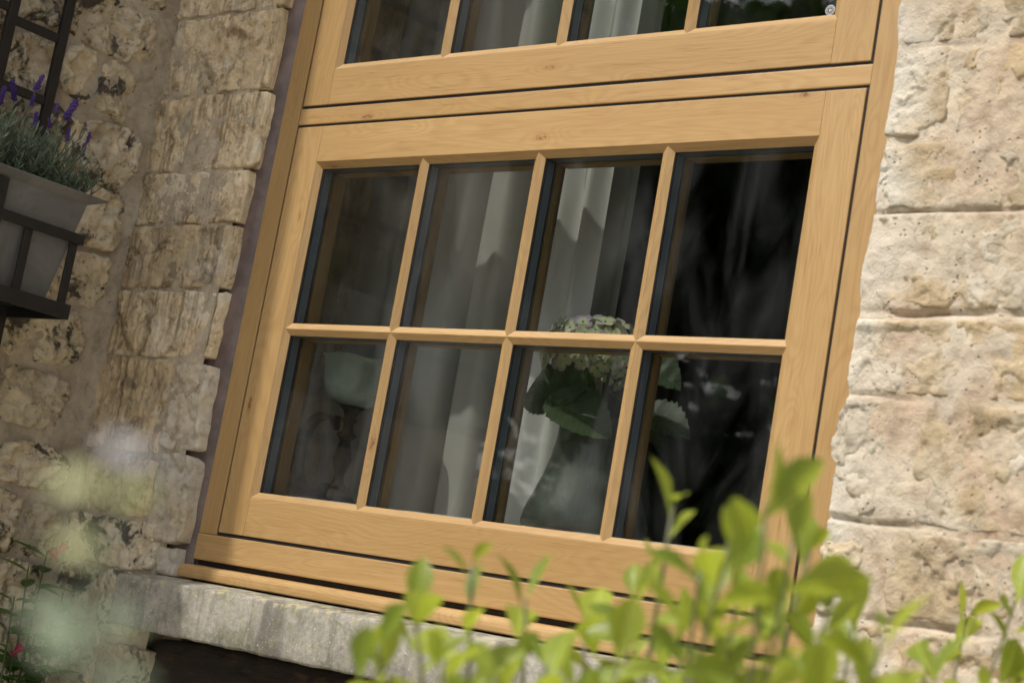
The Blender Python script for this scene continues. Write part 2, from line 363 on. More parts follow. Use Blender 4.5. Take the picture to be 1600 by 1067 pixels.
# ------------------------------------------------------------------ window wall
YR, YL = -0.05, -0.03            # stone face planes right and left of the window
OX0, OX1, OZ0, OZ1 = -0.062, 1.37, -0.10, 1.86    # window opening
wall = tag(empty('window_wall', (1.0, 0.1, GZ)), 'cream and tan coursed stone wall surrounding the oak window', 'wall')
def under(par):                                     # keep world coordinates for children of a moved empty
    for o in list(par.children): o.location = o.location-par.location
bm = bmesh.new()
for b in ((-0.80, OX0, 0.012, 0.32, GZ, 3.3), (OX1, 3.6, 0.012, 0.32, GZ, 3.3), (OX0, OX1, 0.012, 0.32, OZ1, 3.3), (OX0, OX1, 0.10, 0.32, GZ, -0.0)):
    add_box(bm, *b)
bmobj('core', bm, M['mortar_tan'], wall)
def joints(u, w_):
    q = Vector((u*9, w_*9, 3)); d = 0.0
    for zj, wd, dp, ns in ((0.608, 0.0045, 0.010, 0.3), (0.4545, 0.008, 0.016, 1.0), (0.331, 0.006, 0.006, 1.0), (0.862, 0.008, 0.010, 1.0), (0.148, 0.007, 0.009, 1.0), (0.013, 0.008, 0.010, 1.0)):
        e = abs(w_-zj-0.006*ns*noise.noise(q*1.7+Vector((0, 0, zj*9)))); d -= dp*(1-sstep(e/wd))*sstep(0.55+1.6*noise.noise(q*0.6+Vector((zj*7, 0, 0))))
    return d
relief('mortar', wall, FRONT(YR), OX1+0.006, 1.76, -0.26, 1.02, 0.0005, 0.0062, 0.0042, 1, M['mortar_pink'], joints)
relief('mortar', wall, FRONT(YR), 1.76, 3.5, GZ, 1.9, -0.002, 0.006, 0.014, 1, M['mortar_pink'])
relief('mortar', wall, FRONT(YR), OX1-0.004, 1.76, GZ, -0.26, -0.002, 0.006, 0.014, 1, M['mortar_pink'])
relief('mortar', wall, FRONT(YR), OX1-0.004, 1.76, 1.02, 1.9, -0.002, 0.006, 0.014, 1, M['mortar_pink'])
relief('mortar', wall, FRONT(YL), -0.46, -0.112, GZ, 1.9, -0.0028, 0.0034, 0.007, 2, M['mortar_tan'])
relief('mortar', wall, FRONT(YL), -0.3, OX1, GZ, -0.40, -0.004, 0.006, 0.03, 3, M['mortar_tan'])
relief('mortar', wall, FRONT(YL), -0.46, 3.5, 1.9, 3.3, -0.004, 0.006, 0.05, 4, M['mortar_tan'])
# right: explicit courses (x0, x1, z0, z1, material)
right = [(1.367, 1.640, 0.868, 0.994, 'stone_light'), (1.372, 1.470, 0.724, 0.860, 'stone_light'), (1.486, 1.80, 0.722, 0.856, 'stone_light'),
 (1.370, 1.72, 0.612, 0.712, 'stone_light'), (1.368, 1.80, 0.463, 0.604, 'stone_light'), (1.370, 1.74, 0.336, 0.446, 'stone_light'),
 (1.364, 1.452, 0.228, 0.318, 'stone_white'), (1.370, 1.452, 0.158, 0.222, 'stone_white'), (1.500, 1.86, 0.152, 0.324, 'stone_light'),
 (1.372, 1.441, 0.080, 0.128, 'stone_white'), (1.370, 1.438, 0.010, 0.074, 'stone_white'), (1.480, 1.78, 0.022, 0.142, 'stone_light'),
 (1.372, 1.70, -0.104, 0.004, 'stone_light'), (1.372, 1.60, -0.245, -0.115, 'stone_light')]
for i, (a, b, c0, c1, mt) in enumerate(right):
    wh = mt == 'stone_white'
    stone(wall, FRONT(YR), a, b, c0, c1, 0.001 if not wh else 0.003, 0.0026 if not wh else 0.005, 0.0024 if not wh else 0.003, 0.0042 if not wh else 0.006, 0.0032, 11+i, M[mt],
          corner=0.10 if not wh else 0.4, ledge=0.006 if i in (5, 8, 11) else 0.0, spall=0.0042)
# the same courses run on to the right, and more above and below (outside the photograph)
rs = random.Random(3)
cz = [(0.868, 0.994), (0.722, 0.856), (0.612, 0.712), (0.463, 0.604), (0.336, 0.446), (0.152, 0.324), (0.022, 0.142), (-0.104, 0.004), (-0.245, -0.115)]
ends = [1.65, 1.81, 1.73, 1.81, 1.75, 1.87, 1.79, 1.71, 1.61]
zz = 1.006
while zz < 1.85: h = rs.uniform(0.10, 0.16); cz.append((zz, zz+h)); ends.append(1.362); zz += h+0.01
zz = -0.255
while zz > -1.5: h = rs.uniform(0.10, 0.16); cz.append((zz-h, zz)); ends.append(1.362); zz -= h+0.01
k = 0
for (a, b), x in zip(cz, ends):
    while x < 3.4:
        L = rs.uniform(0.2, 0.42); k += 1
        stone(wall, FRONT(YR), x, min(x+L, 3.45), a, b, 0.001, 0.0055, 0.009, 0.0045, 0.016, 200+k, M['stone_light']); x += L+0.012
# left: tooled quoins beside the frame
quoin = [(-0.445, -0.082, 1.083, 1.235), (-0.445, -0.088, 0.905, 1.077), (-0.445, -0.080, 0.735, 0.899), (-0.445, -0.088, 0.619, 0.729), (-0.445, -0.092, 0.481, 0.613),
 (-0.445, -0.092, 0.335, 0.474), (-0.445, -0.20, 0.135, 0.328)]
for i, (a, b, c0, c1) in enumerate(quoin):
    stone(wall, FRONT(YL), a, b, c0, c1, 0.0, 0.0038, 0.0020, 0.0045, 0.0036, 41+i, M['stone_quoin'], tool=0.0010, corner=0.03, spall=0.0032)
rough = [(-0.192, -0.078, 0.148, 0.324, 'stone_white'), (-0.178, -0.070, -0.036, 0.138, 'stone_white'), (-0.125, -0.072, -0.098, -0.044, 'stone_white'),
 (-0.445, -0.186, 0.005, 0.126, 'stone_quoin'), (-0.445, -0.135, -0.098, -0.004, 'stone_rubble'), (-0.445, -0.30, -0.215, -0.108, 'stone_rubble'),
 (-0.290, -0.145, -0.235, -0.106, 'stone_rubble'), (-0.445, -0.26, -0.355, -0.226, 'stone_rubble'), (-0.250, -0.105, -0.375, -0.245, 'stone_rubble'), (-0.445, -0.24, -0.50, -0.366, 'stone_rubble'), (-0.23, -0.1, -0.5, -0.386, 'stone_rubble')]
for i, (a, b, c0, c1, mt) in enumerate(rough):
    stone(wall, FRONT(YL), a, b, c0, c1, 0.003, 0.006, 0.0035, 0.006, 0.0036, 61+i, M[mt], corner=0.12, spall=0.005)
k = 0
zz = 1.245
while zz < 1.85: h = 0.14; k += 1; stone(wall, FRONT(YL), -0.445, -0.088, zz, zz+h, 0.0, 0.0045, 0.0055, 0.0065, 0.016, 300+k, M['stone_quoin']); zz += h+0.006
for a, b in ((-0.64, -0.51), (-0.79, -0.65), (-0.93, -0.80), (-1.08, -0.94), (-1.24, -1.09), (-1.42, -1.25), (-1.59, -1.43)):
    x = -0.44
    while x < 1.3: L = rs.uniform(0.18, 0.4); k += 1; stone(wall, FRONT(YL), x, min(x+L, 1.352), a, b, 0.003, 0.007, 0.01, 0.007, 0.02, 300+k, M['stone_rubble']); x += L+0.015
# sealant fillet down the left of the frame
V = []; F = []; NS = 150
for i in range(NS+1):
    z = -0.098+1.95*i/NS
    jj = noise.noise(Vector((z*16, 2.2, 0)))*0.006; jd = noise.noise(Vector((z*30, 7.2, 0)))*0.0025
    V += [(-0.0555, 0.0015, z), (-0.062, -0.0045+jd*0.6, z), (-0.078+jj*0.4, -0.007+jd, z), (-0.105+jj, -0.013+jd*1.5, z), (-0.135, -0.018+jd, z)]
for i in range(NS):
    for q in range(4): a = i*5+q; F.append((a, a+5, a+6, a+1))
meshobj('sealant', V, F, M['sealant'], wall, True)
# dark timber lintel under the sill
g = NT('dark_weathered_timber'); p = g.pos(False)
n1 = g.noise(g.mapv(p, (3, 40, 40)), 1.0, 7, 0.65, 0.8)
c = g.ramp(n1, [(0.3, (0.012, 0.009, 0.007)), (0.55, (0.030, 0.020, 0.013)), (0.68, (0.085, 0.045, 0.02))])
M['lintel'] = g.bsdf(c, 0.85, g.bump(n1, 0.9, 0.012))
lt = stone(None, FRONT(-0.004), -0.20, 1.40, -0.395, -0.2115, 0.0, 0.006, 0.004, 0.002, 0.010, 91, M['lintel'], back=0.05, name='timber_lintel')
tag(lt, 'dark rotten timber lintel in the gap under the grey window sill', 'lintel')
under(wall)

# ------------------------------------------------------------------ return wall on the left
XW = -0.432
rw = tag(empty('return_wall', (-0.6, -0.5, GZ)), 'shaded rubble stone wall behind the planter and black trellis', 'wall')
bm = bmesh.new()
for v in ((-0.80, 0.3, GZ), (XW-0.012, 0.3, GZ), (XW-0.012, -1.356, GZ), (-0.80, -1.356, GZ), (-0.80, 0.3, 3.4), (XW-0.012, 0.3, 3.4), (XW-0.012, -0.876, 3.4), (-0.80, -0.876, 3.4)): bm.verts.new(v)
bm.verts.ensure_lookup_table()
for f in ((0, 1, 2, 3), (4, 7, 6, 5), (0, 4, 5, 1), (1, 5, 6, 2), (2, 6, 7, 3), (3, 7, 4, 0)): bm.faces.new([bm.verts[i] for i in f])
bmesh.ops.recalc_face_normals(bm, faces=bm.faces)
bmobj('core', bm, M['mortar_grey'], rw)
relief('mortar', rw, SIDE(XW), -0.80, -0.018, GZ, 1.9, 0.0, 0.010, 0.010, 6, M['mortar_grey'])
rub = [(-0.315, -0.085, 0.953, 1.058), (-0.415, -0.300, 0.800, 0.916), (-0.291, -0.205, 0.835, 0.930), (-0.196, -0.104, 0.822, 0.930), (-0.205, -0.070, 0.684, 0.800),
 (-0.180, -0.068, 0.548, 0.668), (-0.168, -0.078, 0.420, 0.522), (-0.300, -0.108, 0.281, 0.401), (-0.266, -0.108, 0.150, 0.258), (-0.236, -0.078, 0.036, 0.114),
 (-0.235, -0.164, -0.108, 0.006), (-0.140, -0.062, -0.104, -0.010), (-0.178, -0.088, -0.220, -0.125), (-0.305, -0.19, 0.418, 0.512), (-0.34, -0.215, 0.68, 0.79),
 (-0.30, -0.20, 0.55, 0.66), (-0.43, -0.33, 0.942, 1.06), (-0.40, -0.27, 0.036, 0.13), (-0.18, -0.07, -0.35, -0.24), (-0.31, -0.2, -0.30, -0.13), (-0.26, -0.08, 1.075, 1.19),
 (-0.42, -0.29, 0.15, 0.26), (-0.45, -0.32, 0.28, 0.40), (-0.46, -0.33, 0.42, 0.54), (-0.48, -0.36, 0.56, 0.68), (-0.50, -0.36, 0.69, 0.79), (-0.55, -0.43, 0.80, 0.93), (-0.58, -0.44, 0.95, 1.07), (-0.45, -0.28, 1.075, 1.19)]
for i, (a, b, c0, c1) in enumerate(rub):
    stone(rw, SIDE(XW), a-0.006, b+0.006, c0-0.006, c1+0.006, 0.011, 0.014, 0.008, 0.010, 0.0046, 121+i, M['stone_rubble'], corner=0.35, vf=10.0, spall=0.009)
k = 0
for zz in [x*0.13-1.55 for x in range(26)]:
    y = -0.80 if zz < 1.75 else -0.78
    lim = -0.52 if -0.35 < zz < 1.15 else -0.1
    while y < lim: L = rs.uniform(0.11, 0.24); k += 1; stone(rw, SIDE(XW), y, y+L, zz, zz+0.11, 0.010, 0.014, 0.016, 0.014, 0.022, 400+k, M['stone_rubble'], corner=0.8); y += L+0.02
under(rw)

M['added_eaves_paint'] = plain('added_eaves_cream', (0.55, 0.52, 0.45), 0.6)
M['slate'] = plain('added_roof_grey', (0.12, 0.12, 0.125), 0.7, 0.3, 12, 0.5)
ev = tag(empty('added_eaves', (1.4, -0.2, 1.78)), 'unseen roof overhang added above the window to shade its upper sash', 'roof')  # unseen roof edge added to keep sun off the upper panes and curtain
box('added_soffit', -1.0, 2.2, -0.235, 0.17, 0.0, 0.02, M['added_eaves_paint'], ev)
box('added_fascia', -1.0, 2.2, -0.262, -0.236, -0.015, 0.14, M['added_eaves_paint'], ev, 0.004)
prism('added_roof_slope', 'X', -1.0, 2.2, [(-0.30, 0.141), (-0.30, 0.165), (0.80, 1.10), (0.80, 1.05)], M['slate'], ev)
# ------------------------------------------------------------------ stone sill
V = []; F = []
prof = [(0.05, -0.100), (-0.028, -0.1005), (-0.06, -0.105), (-0.0955, -0.1110), (-0.0990, -0.1128), (-0.1005, -0.1165), (-0.100, -0.145), (-0.101, -0.175), (-0.1000, -0.203), (-0.0975, -0.2085), (0.05, -0.209)]
NX = 420
for i in range(NX+1):
    x = -0.152+1.70*i/NX
    for k2, (y, z) in enumerate(prof):
        q = Vector((x*14, y*30, z*30)); a = 0.0011 if 2 < k2 < 10 else 0.0006
        edge = 2.2 if k2 in (3, 4, 9) else 1.0
        V.append((x+(0.006*noise.noise(q) if i in (0, NX) else 0), y-a*edge*fr(q, 4)*0.8, z+a*edge*fr(q*1.7+Vector((3, 3, 3)), 4)*0.8))
n = len(prof)
for i in range(NX):
    for k2 in range(n): F.append((i*n+k2, i*n+(k2+1) % n, (i+1)*n+(k2+1) % n, (i+1)*n+k2))
F.append(tuple(range(n))); F.append(tuple(NX*n+k2 for k2 in range(n))[::-1])
so = meshobj('stone_sill', V, F, M['sill'], None, True)
bm = bmesh.new(); bm.from_mesh(so.data); bmesh.ops.recalc_face_normals(bm, faces=bm.faces); bm.to_mesh(so.data); bm.free()
tag(so, 'grey weathered stone sill with lichen below the oak window', 'sill')

# ------------------------------------------------------------------ window
W, H = 1.3, 0.8238; S_, RT, RB = 0.0722, 0.0744, 0.0742; BW, BD = 0.0124, 0.0098
win = tag(empty('casement_window', (0.65, 0.04, -0.1)), 'oak casement window with two eight-pane sashes in the stone wall', 'window')
T0 = H+0.0052; T1 = T0+0.0338; V0 = T1+0.0061; FL = 0.0567; FRX = W+0.0078
TOP = V0+H+0.006
box('jamb', -FL, -0.0046, 0.0, 0.07, -0.0063, TOP+0.055, M['oak_z'], win, 0.0018)
box('jamb', W+0.0050, W+0.0050+FL, 0.0, 0.07, -0.0063, TOP+0.055, M['oak_z'], win, 0.0018)
box('transom', -0.0032, W+0.0052, 0.0, 0.07, T0, T1, M['oak_x'], win, 0.0022)
box('head', -0.0032, W+0.0052, 0.0, 0.07, TOP, TOP+0.055, M['oak_x'], win, 0.0018)
box('bottom_rail', -FL-0.0012, W+0.006+FL, -0.0015, 0.07, -0.0584, -0.0068, M['oak_x'], win, 0.0028)
# cill with a rounded nose
cp = [(0.07, -0.0965), (-0.0265, -0.0965)]
for a in range(0, 100, 15): cp.append((-0.0195-0.0125*math.cos(R(a-0))*1.0, -0.0835+0.0125*math.sin(R(a))))
cp = [(0.07, -0.0965), (-0.0290, -0.0965), (-0.0315, -0.0945), (-0.0322, -0.088), (-0.0318, -0.0815), (-0.0300, -0.0765), (-0.0265, -0.0728), (-0.021, -0.0708), (-0.012, -0.0698), (0.07, -0.066)]
o = prism('cill', 'X', -0.058, W+0.062, cp, M['oak_x'], win); o.data.polygons.foreach_set('use_smooth', [False]*len(o.data.polygons))
bm = bmesh.new(); add_box(bm, -0.05, W+0.05, 0.012, 0.065, -0.0672, -0.0582); bmobj('gasket_gap_dark', bm, M['black'], win)  # black back set into the recess gap to paint in its shade
bm = bmesh.new()
for b in ((-0.0055, 0.012, 0.0036, 0.0395, -0.0068, TOP), (W-0.012, W+0.006, 0.0036, 0.0395, -0.0068, TOP), (0.012, W-0.012, 0.0036, 0.0395, -0.0068, 0.008), (0.012, W-0.012, 0.0036, 0.0395, H-0.008, V0+0.008), (0.012, W-0.012, 0.0036, 0.0395, TOP-0.012, TOP)):
    add_box(bm, b[0], b[1], b[2], b[3], b[4], b[5])
bmobj('gasket_gap_dark', bm, M['black'], win)
MX = (0.3641, 0.6497, 0.9326); MZ = 0.4102
def build_sash(zb):
    # carcass behind the facing members carries everything
    bm = bmesh.new()
    for b in ((0.014, S_+0.004, 0.0400, 0.078, zb+0.014, zb+H-0.014), (W-S_-0.004, W-0.014, 0.0400, 0.078, zb+0.014, zb+H-0.014),
              (S_+0.004, W-S_-0.004, 0.0402, 0.0778, zb+0.014, zb+RB+0.004), (S_+0.004, W-S_-0.004, 0.0402, 0.0778, zb+H-RT-0.004, zb+H-0.014)): add_box(bm, *b)
    sash = bmobj('sash', bm, M['oak_z'], win)
    box('stile', 0, S_, 0, 0.0155, zb, zb+H, M['oak_z'], sash, 0.0015)
    box('stile', W-S_, W, -0.0006, 0.0155, zb-0.0006, zb+H, M['oak_z'], sash, 0.0015)
    box('rail', S_+0.0003, W-S_-0.0003, 0, 0.0155, zb, zb+RB, M['oak_x'], sash, 0.0015)
    box('rail', S_+0.0003, W-S_-0.0003, 0, 0.0155, zb+H-RT, zb+H, M['oak_x'], sash, 0.0015)
    # mitred beads round the glass (profile outer edge, glass edge, back)
    z0, z1 = zb+RB, zb+H-RT; e = 0.0002
    prism('bead', 'X', S_, W-S_, [(0.0006, z0+e), (BD, z0+BW), (0.0115, z0+BW), (0.0115, z0+e)], M['oak_x'], sash, m0=(0, BW, BW, 0), m1=(0, -BW, -BW, 0))
    prism('bead', 'X', S_, W-S_, [(0.0006, z1-e), (BD, z1-BW), (0.0115, z1-BW), (0.0115, z1-e)], M['oak_x'], sash, m0=(0, BW, BW, 0), m1=(0, -BW, -BW, 0))
    prism('bead', 'Z', z0, z1, [(S_+e, 0.0006), (S_+BW, BD), (S_+BW, 0.0115), (S_+e, 0.0115)], M['oak_z'], sash, m0=(0, BW, BW, 0), m1=(0, -BW, -BW, 0))
    prism('bead', 'Z', z0, z1, [(W-S_-e, 0.0006), (W-S_-BW, BD), (W-S_-BW, 0.0115), (W-S_-e, 0.0115)], M['oak_z'], sash, m0=(0, BW, BW, 0), m1=(0, -BW, -BW, 0))
    hb = 0.0122
    # glazing bars with a ridge; upright pieces are scribed to the cross bar
    def roof(cx, ridge): return [(cx-hb, 0.0113), (cx-hb, 0.0098), (cx-0.0007, ridge), (cx+0.0007, ridge), (cx+hb, 0.0098), (cx+hb, 0.0113)]
    zm = zb+MZ
    sh = (0.0, 0.0, hb*0.92, hb*0.92, 0.0, 0.0)
    for x in MX:
        prism('glazing_bar', 'Z', z0+hb+0.0002, zm-hb-0.0006, roof(x, 0.0030), M['oak_z'], sash, m0=tuple(-a for a in sh), m1=sh)
        prism('glazing_bar', 'Z', zm+hb+0.0006, z1-hb-0.0002, roof(x, 0.0030), M['oak_z'], sash, m0=tuple(-a for a in sh), m1=sh)
    xs = [S_+BW]+list(MX)+[W-S_-BW]
    rz = [(0.0113, zm-hb), (0.0098, zm-hb), (0.0028, zm-0.0007), (0.0028, zm+0.0007), (0.0098, zm+hb), (0.0113, zm+hb)]
    prism('glazing_bar', 'X', S_+BW, W-S_-BW, rz, M['oak_x'], sash, m0=tuple(-a for a in sh), m1=sh)
    # spacer bars between the panes, oak bars inside
    sw = 0.0108; bx = [S_+BW-0.004+sw*0]+list(MX)+[W-S_-BW+0.004]
    for x in MX: box('spacer_bar', x-sw, x+sw, 0.0162, 0.0418, z0+0.0125, z1-0.0125, M['spacer'], sash)
    box('spacer_bar', S_-0.01, S_+BW-0.0012, 0.0162, 0.0418, z0-0.01, z1+0.01, M['spacer'], sash)
    box('spacer_bar', W-S_-BW+0.0012, W-S_+0.01, 0.0162, 0.0418, z0-0.01, z1+0.01, M['spacer'], sash)
    for k in range(4):
        xa = (S_+BW-0.0012 if k == 0 else MX[k-1]+sw)+0.0002; xb = (W-S_-BW+0.0012 if k == 3 else MX[k]-sw)-0.0002
        box('spacer_bar', xa, xb, 0.0164, 0.0416, z0-0.01, z0+BW-0.0012, M['spacer'], sash)
        box('spacer_bar', xa, xb, 0.0164, 0.0416, z1-BW+0.0012, z1+0.01, M['spacer'], sash)
        box('spacer_bar', xa, xb, 0.0164, 0.0416, zm-sw, zm+sw, M['spacer'], sash)
    def iroof(cx): return [(cx-0.0112, 0.0482), (cx-0.0112, 0.060), (cx-0.006, 0.075), (cx+0.006, 0.075), (cx+0.0112, 0.060), (cx+0.0112, 0.0482)]
    for x in MX: prism('inner_bar', 'Z', z0, z1, iroof(x), M['oak_z'], sash)
    box('inner_bar', S_-0.002, S_+BW+0.0004, 0.0482, 0.0765, z0, z1, M['oak_z'], sash, 0.001)
    box('inner_bar', W-S_-BW-0.0004, W-S_+0.002, 0.0482, 0.0765, z0, z1, M['oak_z'], sash, 0.001)
    for k in range(4):
        xa = (S_+BW if k == 0 else MX[k-1]+0.0112)+0.0006; xb = (W-S_-BW if k == 3 else MX[k]-0.0112)-0.0006
        for za, zc in ((z0-0.002, z0+BW), (z1-BW, z1+0.002), (zm-0.0112, zm+0.0112)): box('inner_bar', xa, xb, 0.0484, 0.074, za, zc, M['oak_x'], sash, 0.001)
        for r in range(2):
            za, zc = (z0+0.004, zm-0.0005) if r == 0 else (zm+0.0005, z1-0.004)
            xl = (S_+0.004 if k == 0 else MX[k-1]+0.0005); xr = (W-S_-0.004 if k == 3 else MX[k]-0.0005)
            box('pane', xl, xr, 0.0118, 0.0158, za, zc, M['glass'], sash)
            box('inner_pane', xl, xr, 0.0432, 0.0472, za, zc, M['glass_in'], sash)
    return sash
lower = build_sash(0.0); upper = build_sash(V0)
lower['label'] = 'lower oak sash with vase and lamp behind it'; upper['label'] = 'upper oak sash cut by the top of the picture'
# round white certification stamp in the corner of an upper pane
M['stamp'] = plain('white_etch', (0.62, 0.64, 0.66), 0.6)
bm = bmesh.new(); cx, cz_ = 1.2045, V0+RB+0.0215
def ringflat(r0, r1, a0, a1, seg):
    vs = [[bm.verts.new((cx+r*math.cos(a0+(a1-a0)*k/seg), 0.01155, cz_+r*math.sin(a0+(a1-a0)*k/seg))) for k in range(seg+1)] for r in (r0, r1)]
    for k in range(seg): bm.faces.new((vs[0][k], vs[0][k+1], vs[1][k+1], vs[1][k]))
ringflat(0.0075, 0.0086, 0, 2*math.pi, 40)
for k in range(14): a = 2*math.pi*k/14; ringflat(0.0045, 0.0064, a, a+0.24, 2)
ringflat(0.0010, 0.0026, 0, 2*math.pi, 12)
bmobj('glass_stamp', bm, M['stamp'], upper)
M['white_paint'] = plain('white_paint', (0.62, 0.60, 0.55), 0.5)
box('inner_board', -0.05, W+0.05, 0.079, 0.42, 0.064, 0.0935, M['white_paint'], win, 0.004)
for o in win.children: o.location = o.location-win.location

# ------------------------------------------------------------------ room behind
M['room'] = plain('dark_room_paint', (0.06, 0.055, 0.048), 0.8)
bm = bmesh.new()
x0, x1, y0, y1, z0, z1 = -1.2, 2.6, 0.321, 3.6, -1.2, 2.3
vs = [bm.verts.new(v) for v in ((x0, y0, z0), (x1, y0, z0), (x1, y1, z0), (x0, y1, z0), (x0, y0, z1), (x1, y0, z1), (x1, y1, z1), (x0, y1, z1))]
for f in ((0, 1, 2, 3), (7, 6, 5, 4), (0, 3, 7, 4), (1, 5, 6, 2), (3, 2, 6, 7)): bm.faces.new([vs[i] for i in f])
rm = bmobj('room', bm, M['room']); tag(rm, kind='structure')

# ------------------------------------------------------------------ curtain
g = NT('grey_linen'); p = g.objc(False)
n1 = g.noise(g.mapv(p, (260, 260, 14)), 1.0, 4, 0.6); n2 = g.noise(g.mapv(p, (14, 14, 260)), 1.0, 4, 0.6); n3 = g.noise(p, 3.2, 4, 0.5)
c = g.mix(n3, (0.54, 0.53, 0.50), (0.62, 0.61, 0.58))
c = g.mix(g.math('MULTIPLY', n1, 0.5), c, (0.48, 0.47, 0.44)); c = g.mix(g.math('MULTIPLY', n2, 0.4), c, (0.66, 0.65, 0.62))
d = g.n('BsdfDiffuse', {'Color': c}).outputs[0]; t = g.n('BsdfTranslucent', {'Color': (0.35, 0.33, 0.28, 1)}).outputs[0]
M['linen'] = g.finish(g.n('MixShader', {0: 0.25, 1: d, 2: t}).outputs[0])
V = []; F = []; NXc, NZc = 260, 30
for j in range(NZc+1):
    z = -0.35+2.35*j/NZc
    for i in range(NXc+1):
        s = i/NXc; x = -0.62+1.25*s
        ph = s*2*math.pi*10.5+1.2*noise.noise(Vector((s*6, z*0.5, 1)))*2
        y = 0.325+0.034*math.sin(ph)+0.012*math.sin(ph*2.1+z)+0.02*noise.noise(Vector((s*9, z*0.8, 4)))
        V.append((x+0.012*math.cos(ph)+0.01*noise.noise(Vector((s*5, z, 9))), y, z))
for j in range(NZc):
    for i in range(NXc): a = j*(NXc+1)+i; F.append((a, a+1, a+NXc+2, a+NXc+1))
cu = meshobj('curtain', V, F, M['linen'], None, True)
tag(cu, 'pleated grey linen curtain hanging inside behind the left panes', 'curtain')

g = NT('white_lining'); p = g.objc(False)
c = g.mix(g.noise(g.mapv(p, (300, 300, 20)), 1.0, 4, 0.6), (0.74, 0.735, 0.72), (0.84, 0.835, 0.82))
M['lining'] = g.finish(g.n('MixShader', {0: 0.2, 1: g.n('BsdfDiffuse', {'Color': c}).outputs[0], 2: g.n('BsdfTranslucent', {'Color': c}).outputs[0]}).outputs[0])
V = []; F = []
for j in range(25):
    z = -0.35+2.35*j/24
    for i in range(61):
        q = i/60; V.append((0.44+0.17*q+0.006*noise.noise(Vector((q*4, z*1.5, 2))), 0.282-0.03*q+0.016*math.sin(q*14+0.6*noise.noise(Vector((z, 1, 1)))), z))
for j in range(24):
    for i in range(60): a = j*61+i; F.append((a, a+1, a+62, a+61))
tag(meshobj('curtain_lining', V, F, M['lining'], None, True), 'narrow white curtain lining edge hanging behind the glass vase', 'curtain')

# ------------------------------------------------------------------ bowl lamp on a turned stand
BZ = 0.0938
M['dark_wood'] = plain('dark_turned_wood', (0.012, 0.008, 0.006), 0.65, 0.3, 40)
g = NT('green_glaze'); p = g.pos(False)
c = g.mix(g.step(g.noise(p, 12, 5, 0.6), 0.35, 0.7), (0.26, 0.33, 0.29), (0.44, 0.52, 0.46))
M['glaze'] = g.bsdf(c, 0.16, g.bump(g.noise(p, 40, 3), 0.1, 0.002), **{'Coat Weight': 0.6, 'Coat Roughness': 0.08})
la = tag(empty('bowl_stand', (0.142, 0.155, BZ)), 'green glazed bowl on a dark turned wooden stand beside the letter', 'ornament')
bm = bmesh.new(); lathe(bm, [(0.001, 0), (0.040, 0), (0.042, 0.008), (0.034, 0.018), (0.022, 0.022), (0.015, 0.03)], (0, 0, 0), 28); bmobj('base', bm, M['dark_wood'], la)
bm = bmesh.new(); lathe(bm, [(0.015, 0.028), (0.020, 0.034), (0.012, 0.042), (0.010, 0.06), (0.016, 0.078), (0.019, 0.09), (0.014, 0.11), (0.010, 0.126), (0.018, 0.133), (0.021, 0.138), (0.011, 0.145), (0.010, 0.16), (0.017, 0.168), (0.011, 0.174), (0.016, 0.186), (0.026, 0.194), (0.001, 0.196)], (0, 0, 0), 24); bmobj('stem', bm, M['dark_wood'], la)
bm = bmesh.new()
pr = [(0.001, 0.194), (0.03, 0.196), (0.050, 0.208), (0.063, 0.228), (0.069, 0.25), (0.070, 0.268), (0.072, 0.280), (0.079, 0.287), (0.081, 0.2885), (0.079, 0.2895), (0.070, 0.285), (0.066, 0.27), (0.062, 0.24), (0.04, 0.206), (0.001, 0.2)]
lathe(bm, pr, (0, 0, 0), 40)
for v in bm.verts: 
    if v.co.z > 0.27: a = math.atan2(v.co.y, v.co.x); v.co.z += 0.0028*math.sin(a*5+1)*(v.co.z-0.27)/0.02
bmobj('bowl', bm, M['glaze'], la)

# ------------------------------------------------------------------ letter C
bm = bmesh.new(); cx, cz_, RR = 0.132, 0.182, 0.083
ins, outs = [], []
NA = 44
for k in range(NA+1):
    a = R(52)+(R(308)-R(52))*k/NA
    th = 0.008+0.024*max(0., math.sin((a-R(52))/(R(256))*math.pi))**1.6
    if k <= 2 or k >= NA-2: th = 0.011
    ro = RR; ri = RR-th
    outs.append((cx+ro*0.78*math.cos(a), cz_+ro*math.sin(a))); ins.append((cx+ri*0.78*math.cos(a), cz_+ri*math.sin(a)))
for y in (0.088, 0.102): [bm.verts.new((x, y, z)) for x, z in outs+ins]
bm.verts.ensure_lookup_table(); n = NA+1; o2 = 2*n
for k in range(NA):
    q = bm.verts
    bm.faces.new((q[k], q[k+1], q[n+k+1], q[n+k])); bm.faces.new((q[o2+k+1], q[o2+k], q[o2+n+k], q[o2+n+k+1]))
    bm.faces.new((q[k+1], q[k], q[o2+k], q[o2+k+1])); bm.faces.new((q[n+k], q[n+k+1], q[o2+n+k+1], q[o2+n+k]))
for k in (0, NA): q = bm.verts; bm.faces.new((q[k], q[n+k], q[o2+n+k], q[o2+k]))
for zt, sg in ((cz_+0.066, 1), (cz_-0.066, -1)):                # serifs
    add_box(bm, cx+0.036, cx+0.042, 0.0883, 0.1017, zt-0.016, zt+0.012)
add_box(bm, cx-0.03, cx+0.03, 0.0875, 0.1025, BZ-0.0, cz_-RR+0.006)
bmesh.ops.recalc_face_normals(bm, faces=bm.faces)
M['letter'] = plain('matt_brown_letter', (0.010, 0.007, 0.005), 0.9, 0.2, 40, 0.1, **{'Specular IOR Level': 0.08})
lc = bmobj('letter_ornament', bm, M['letter']); tag(lc, 'dark standing capital letter C on the inner window board', 'letter')

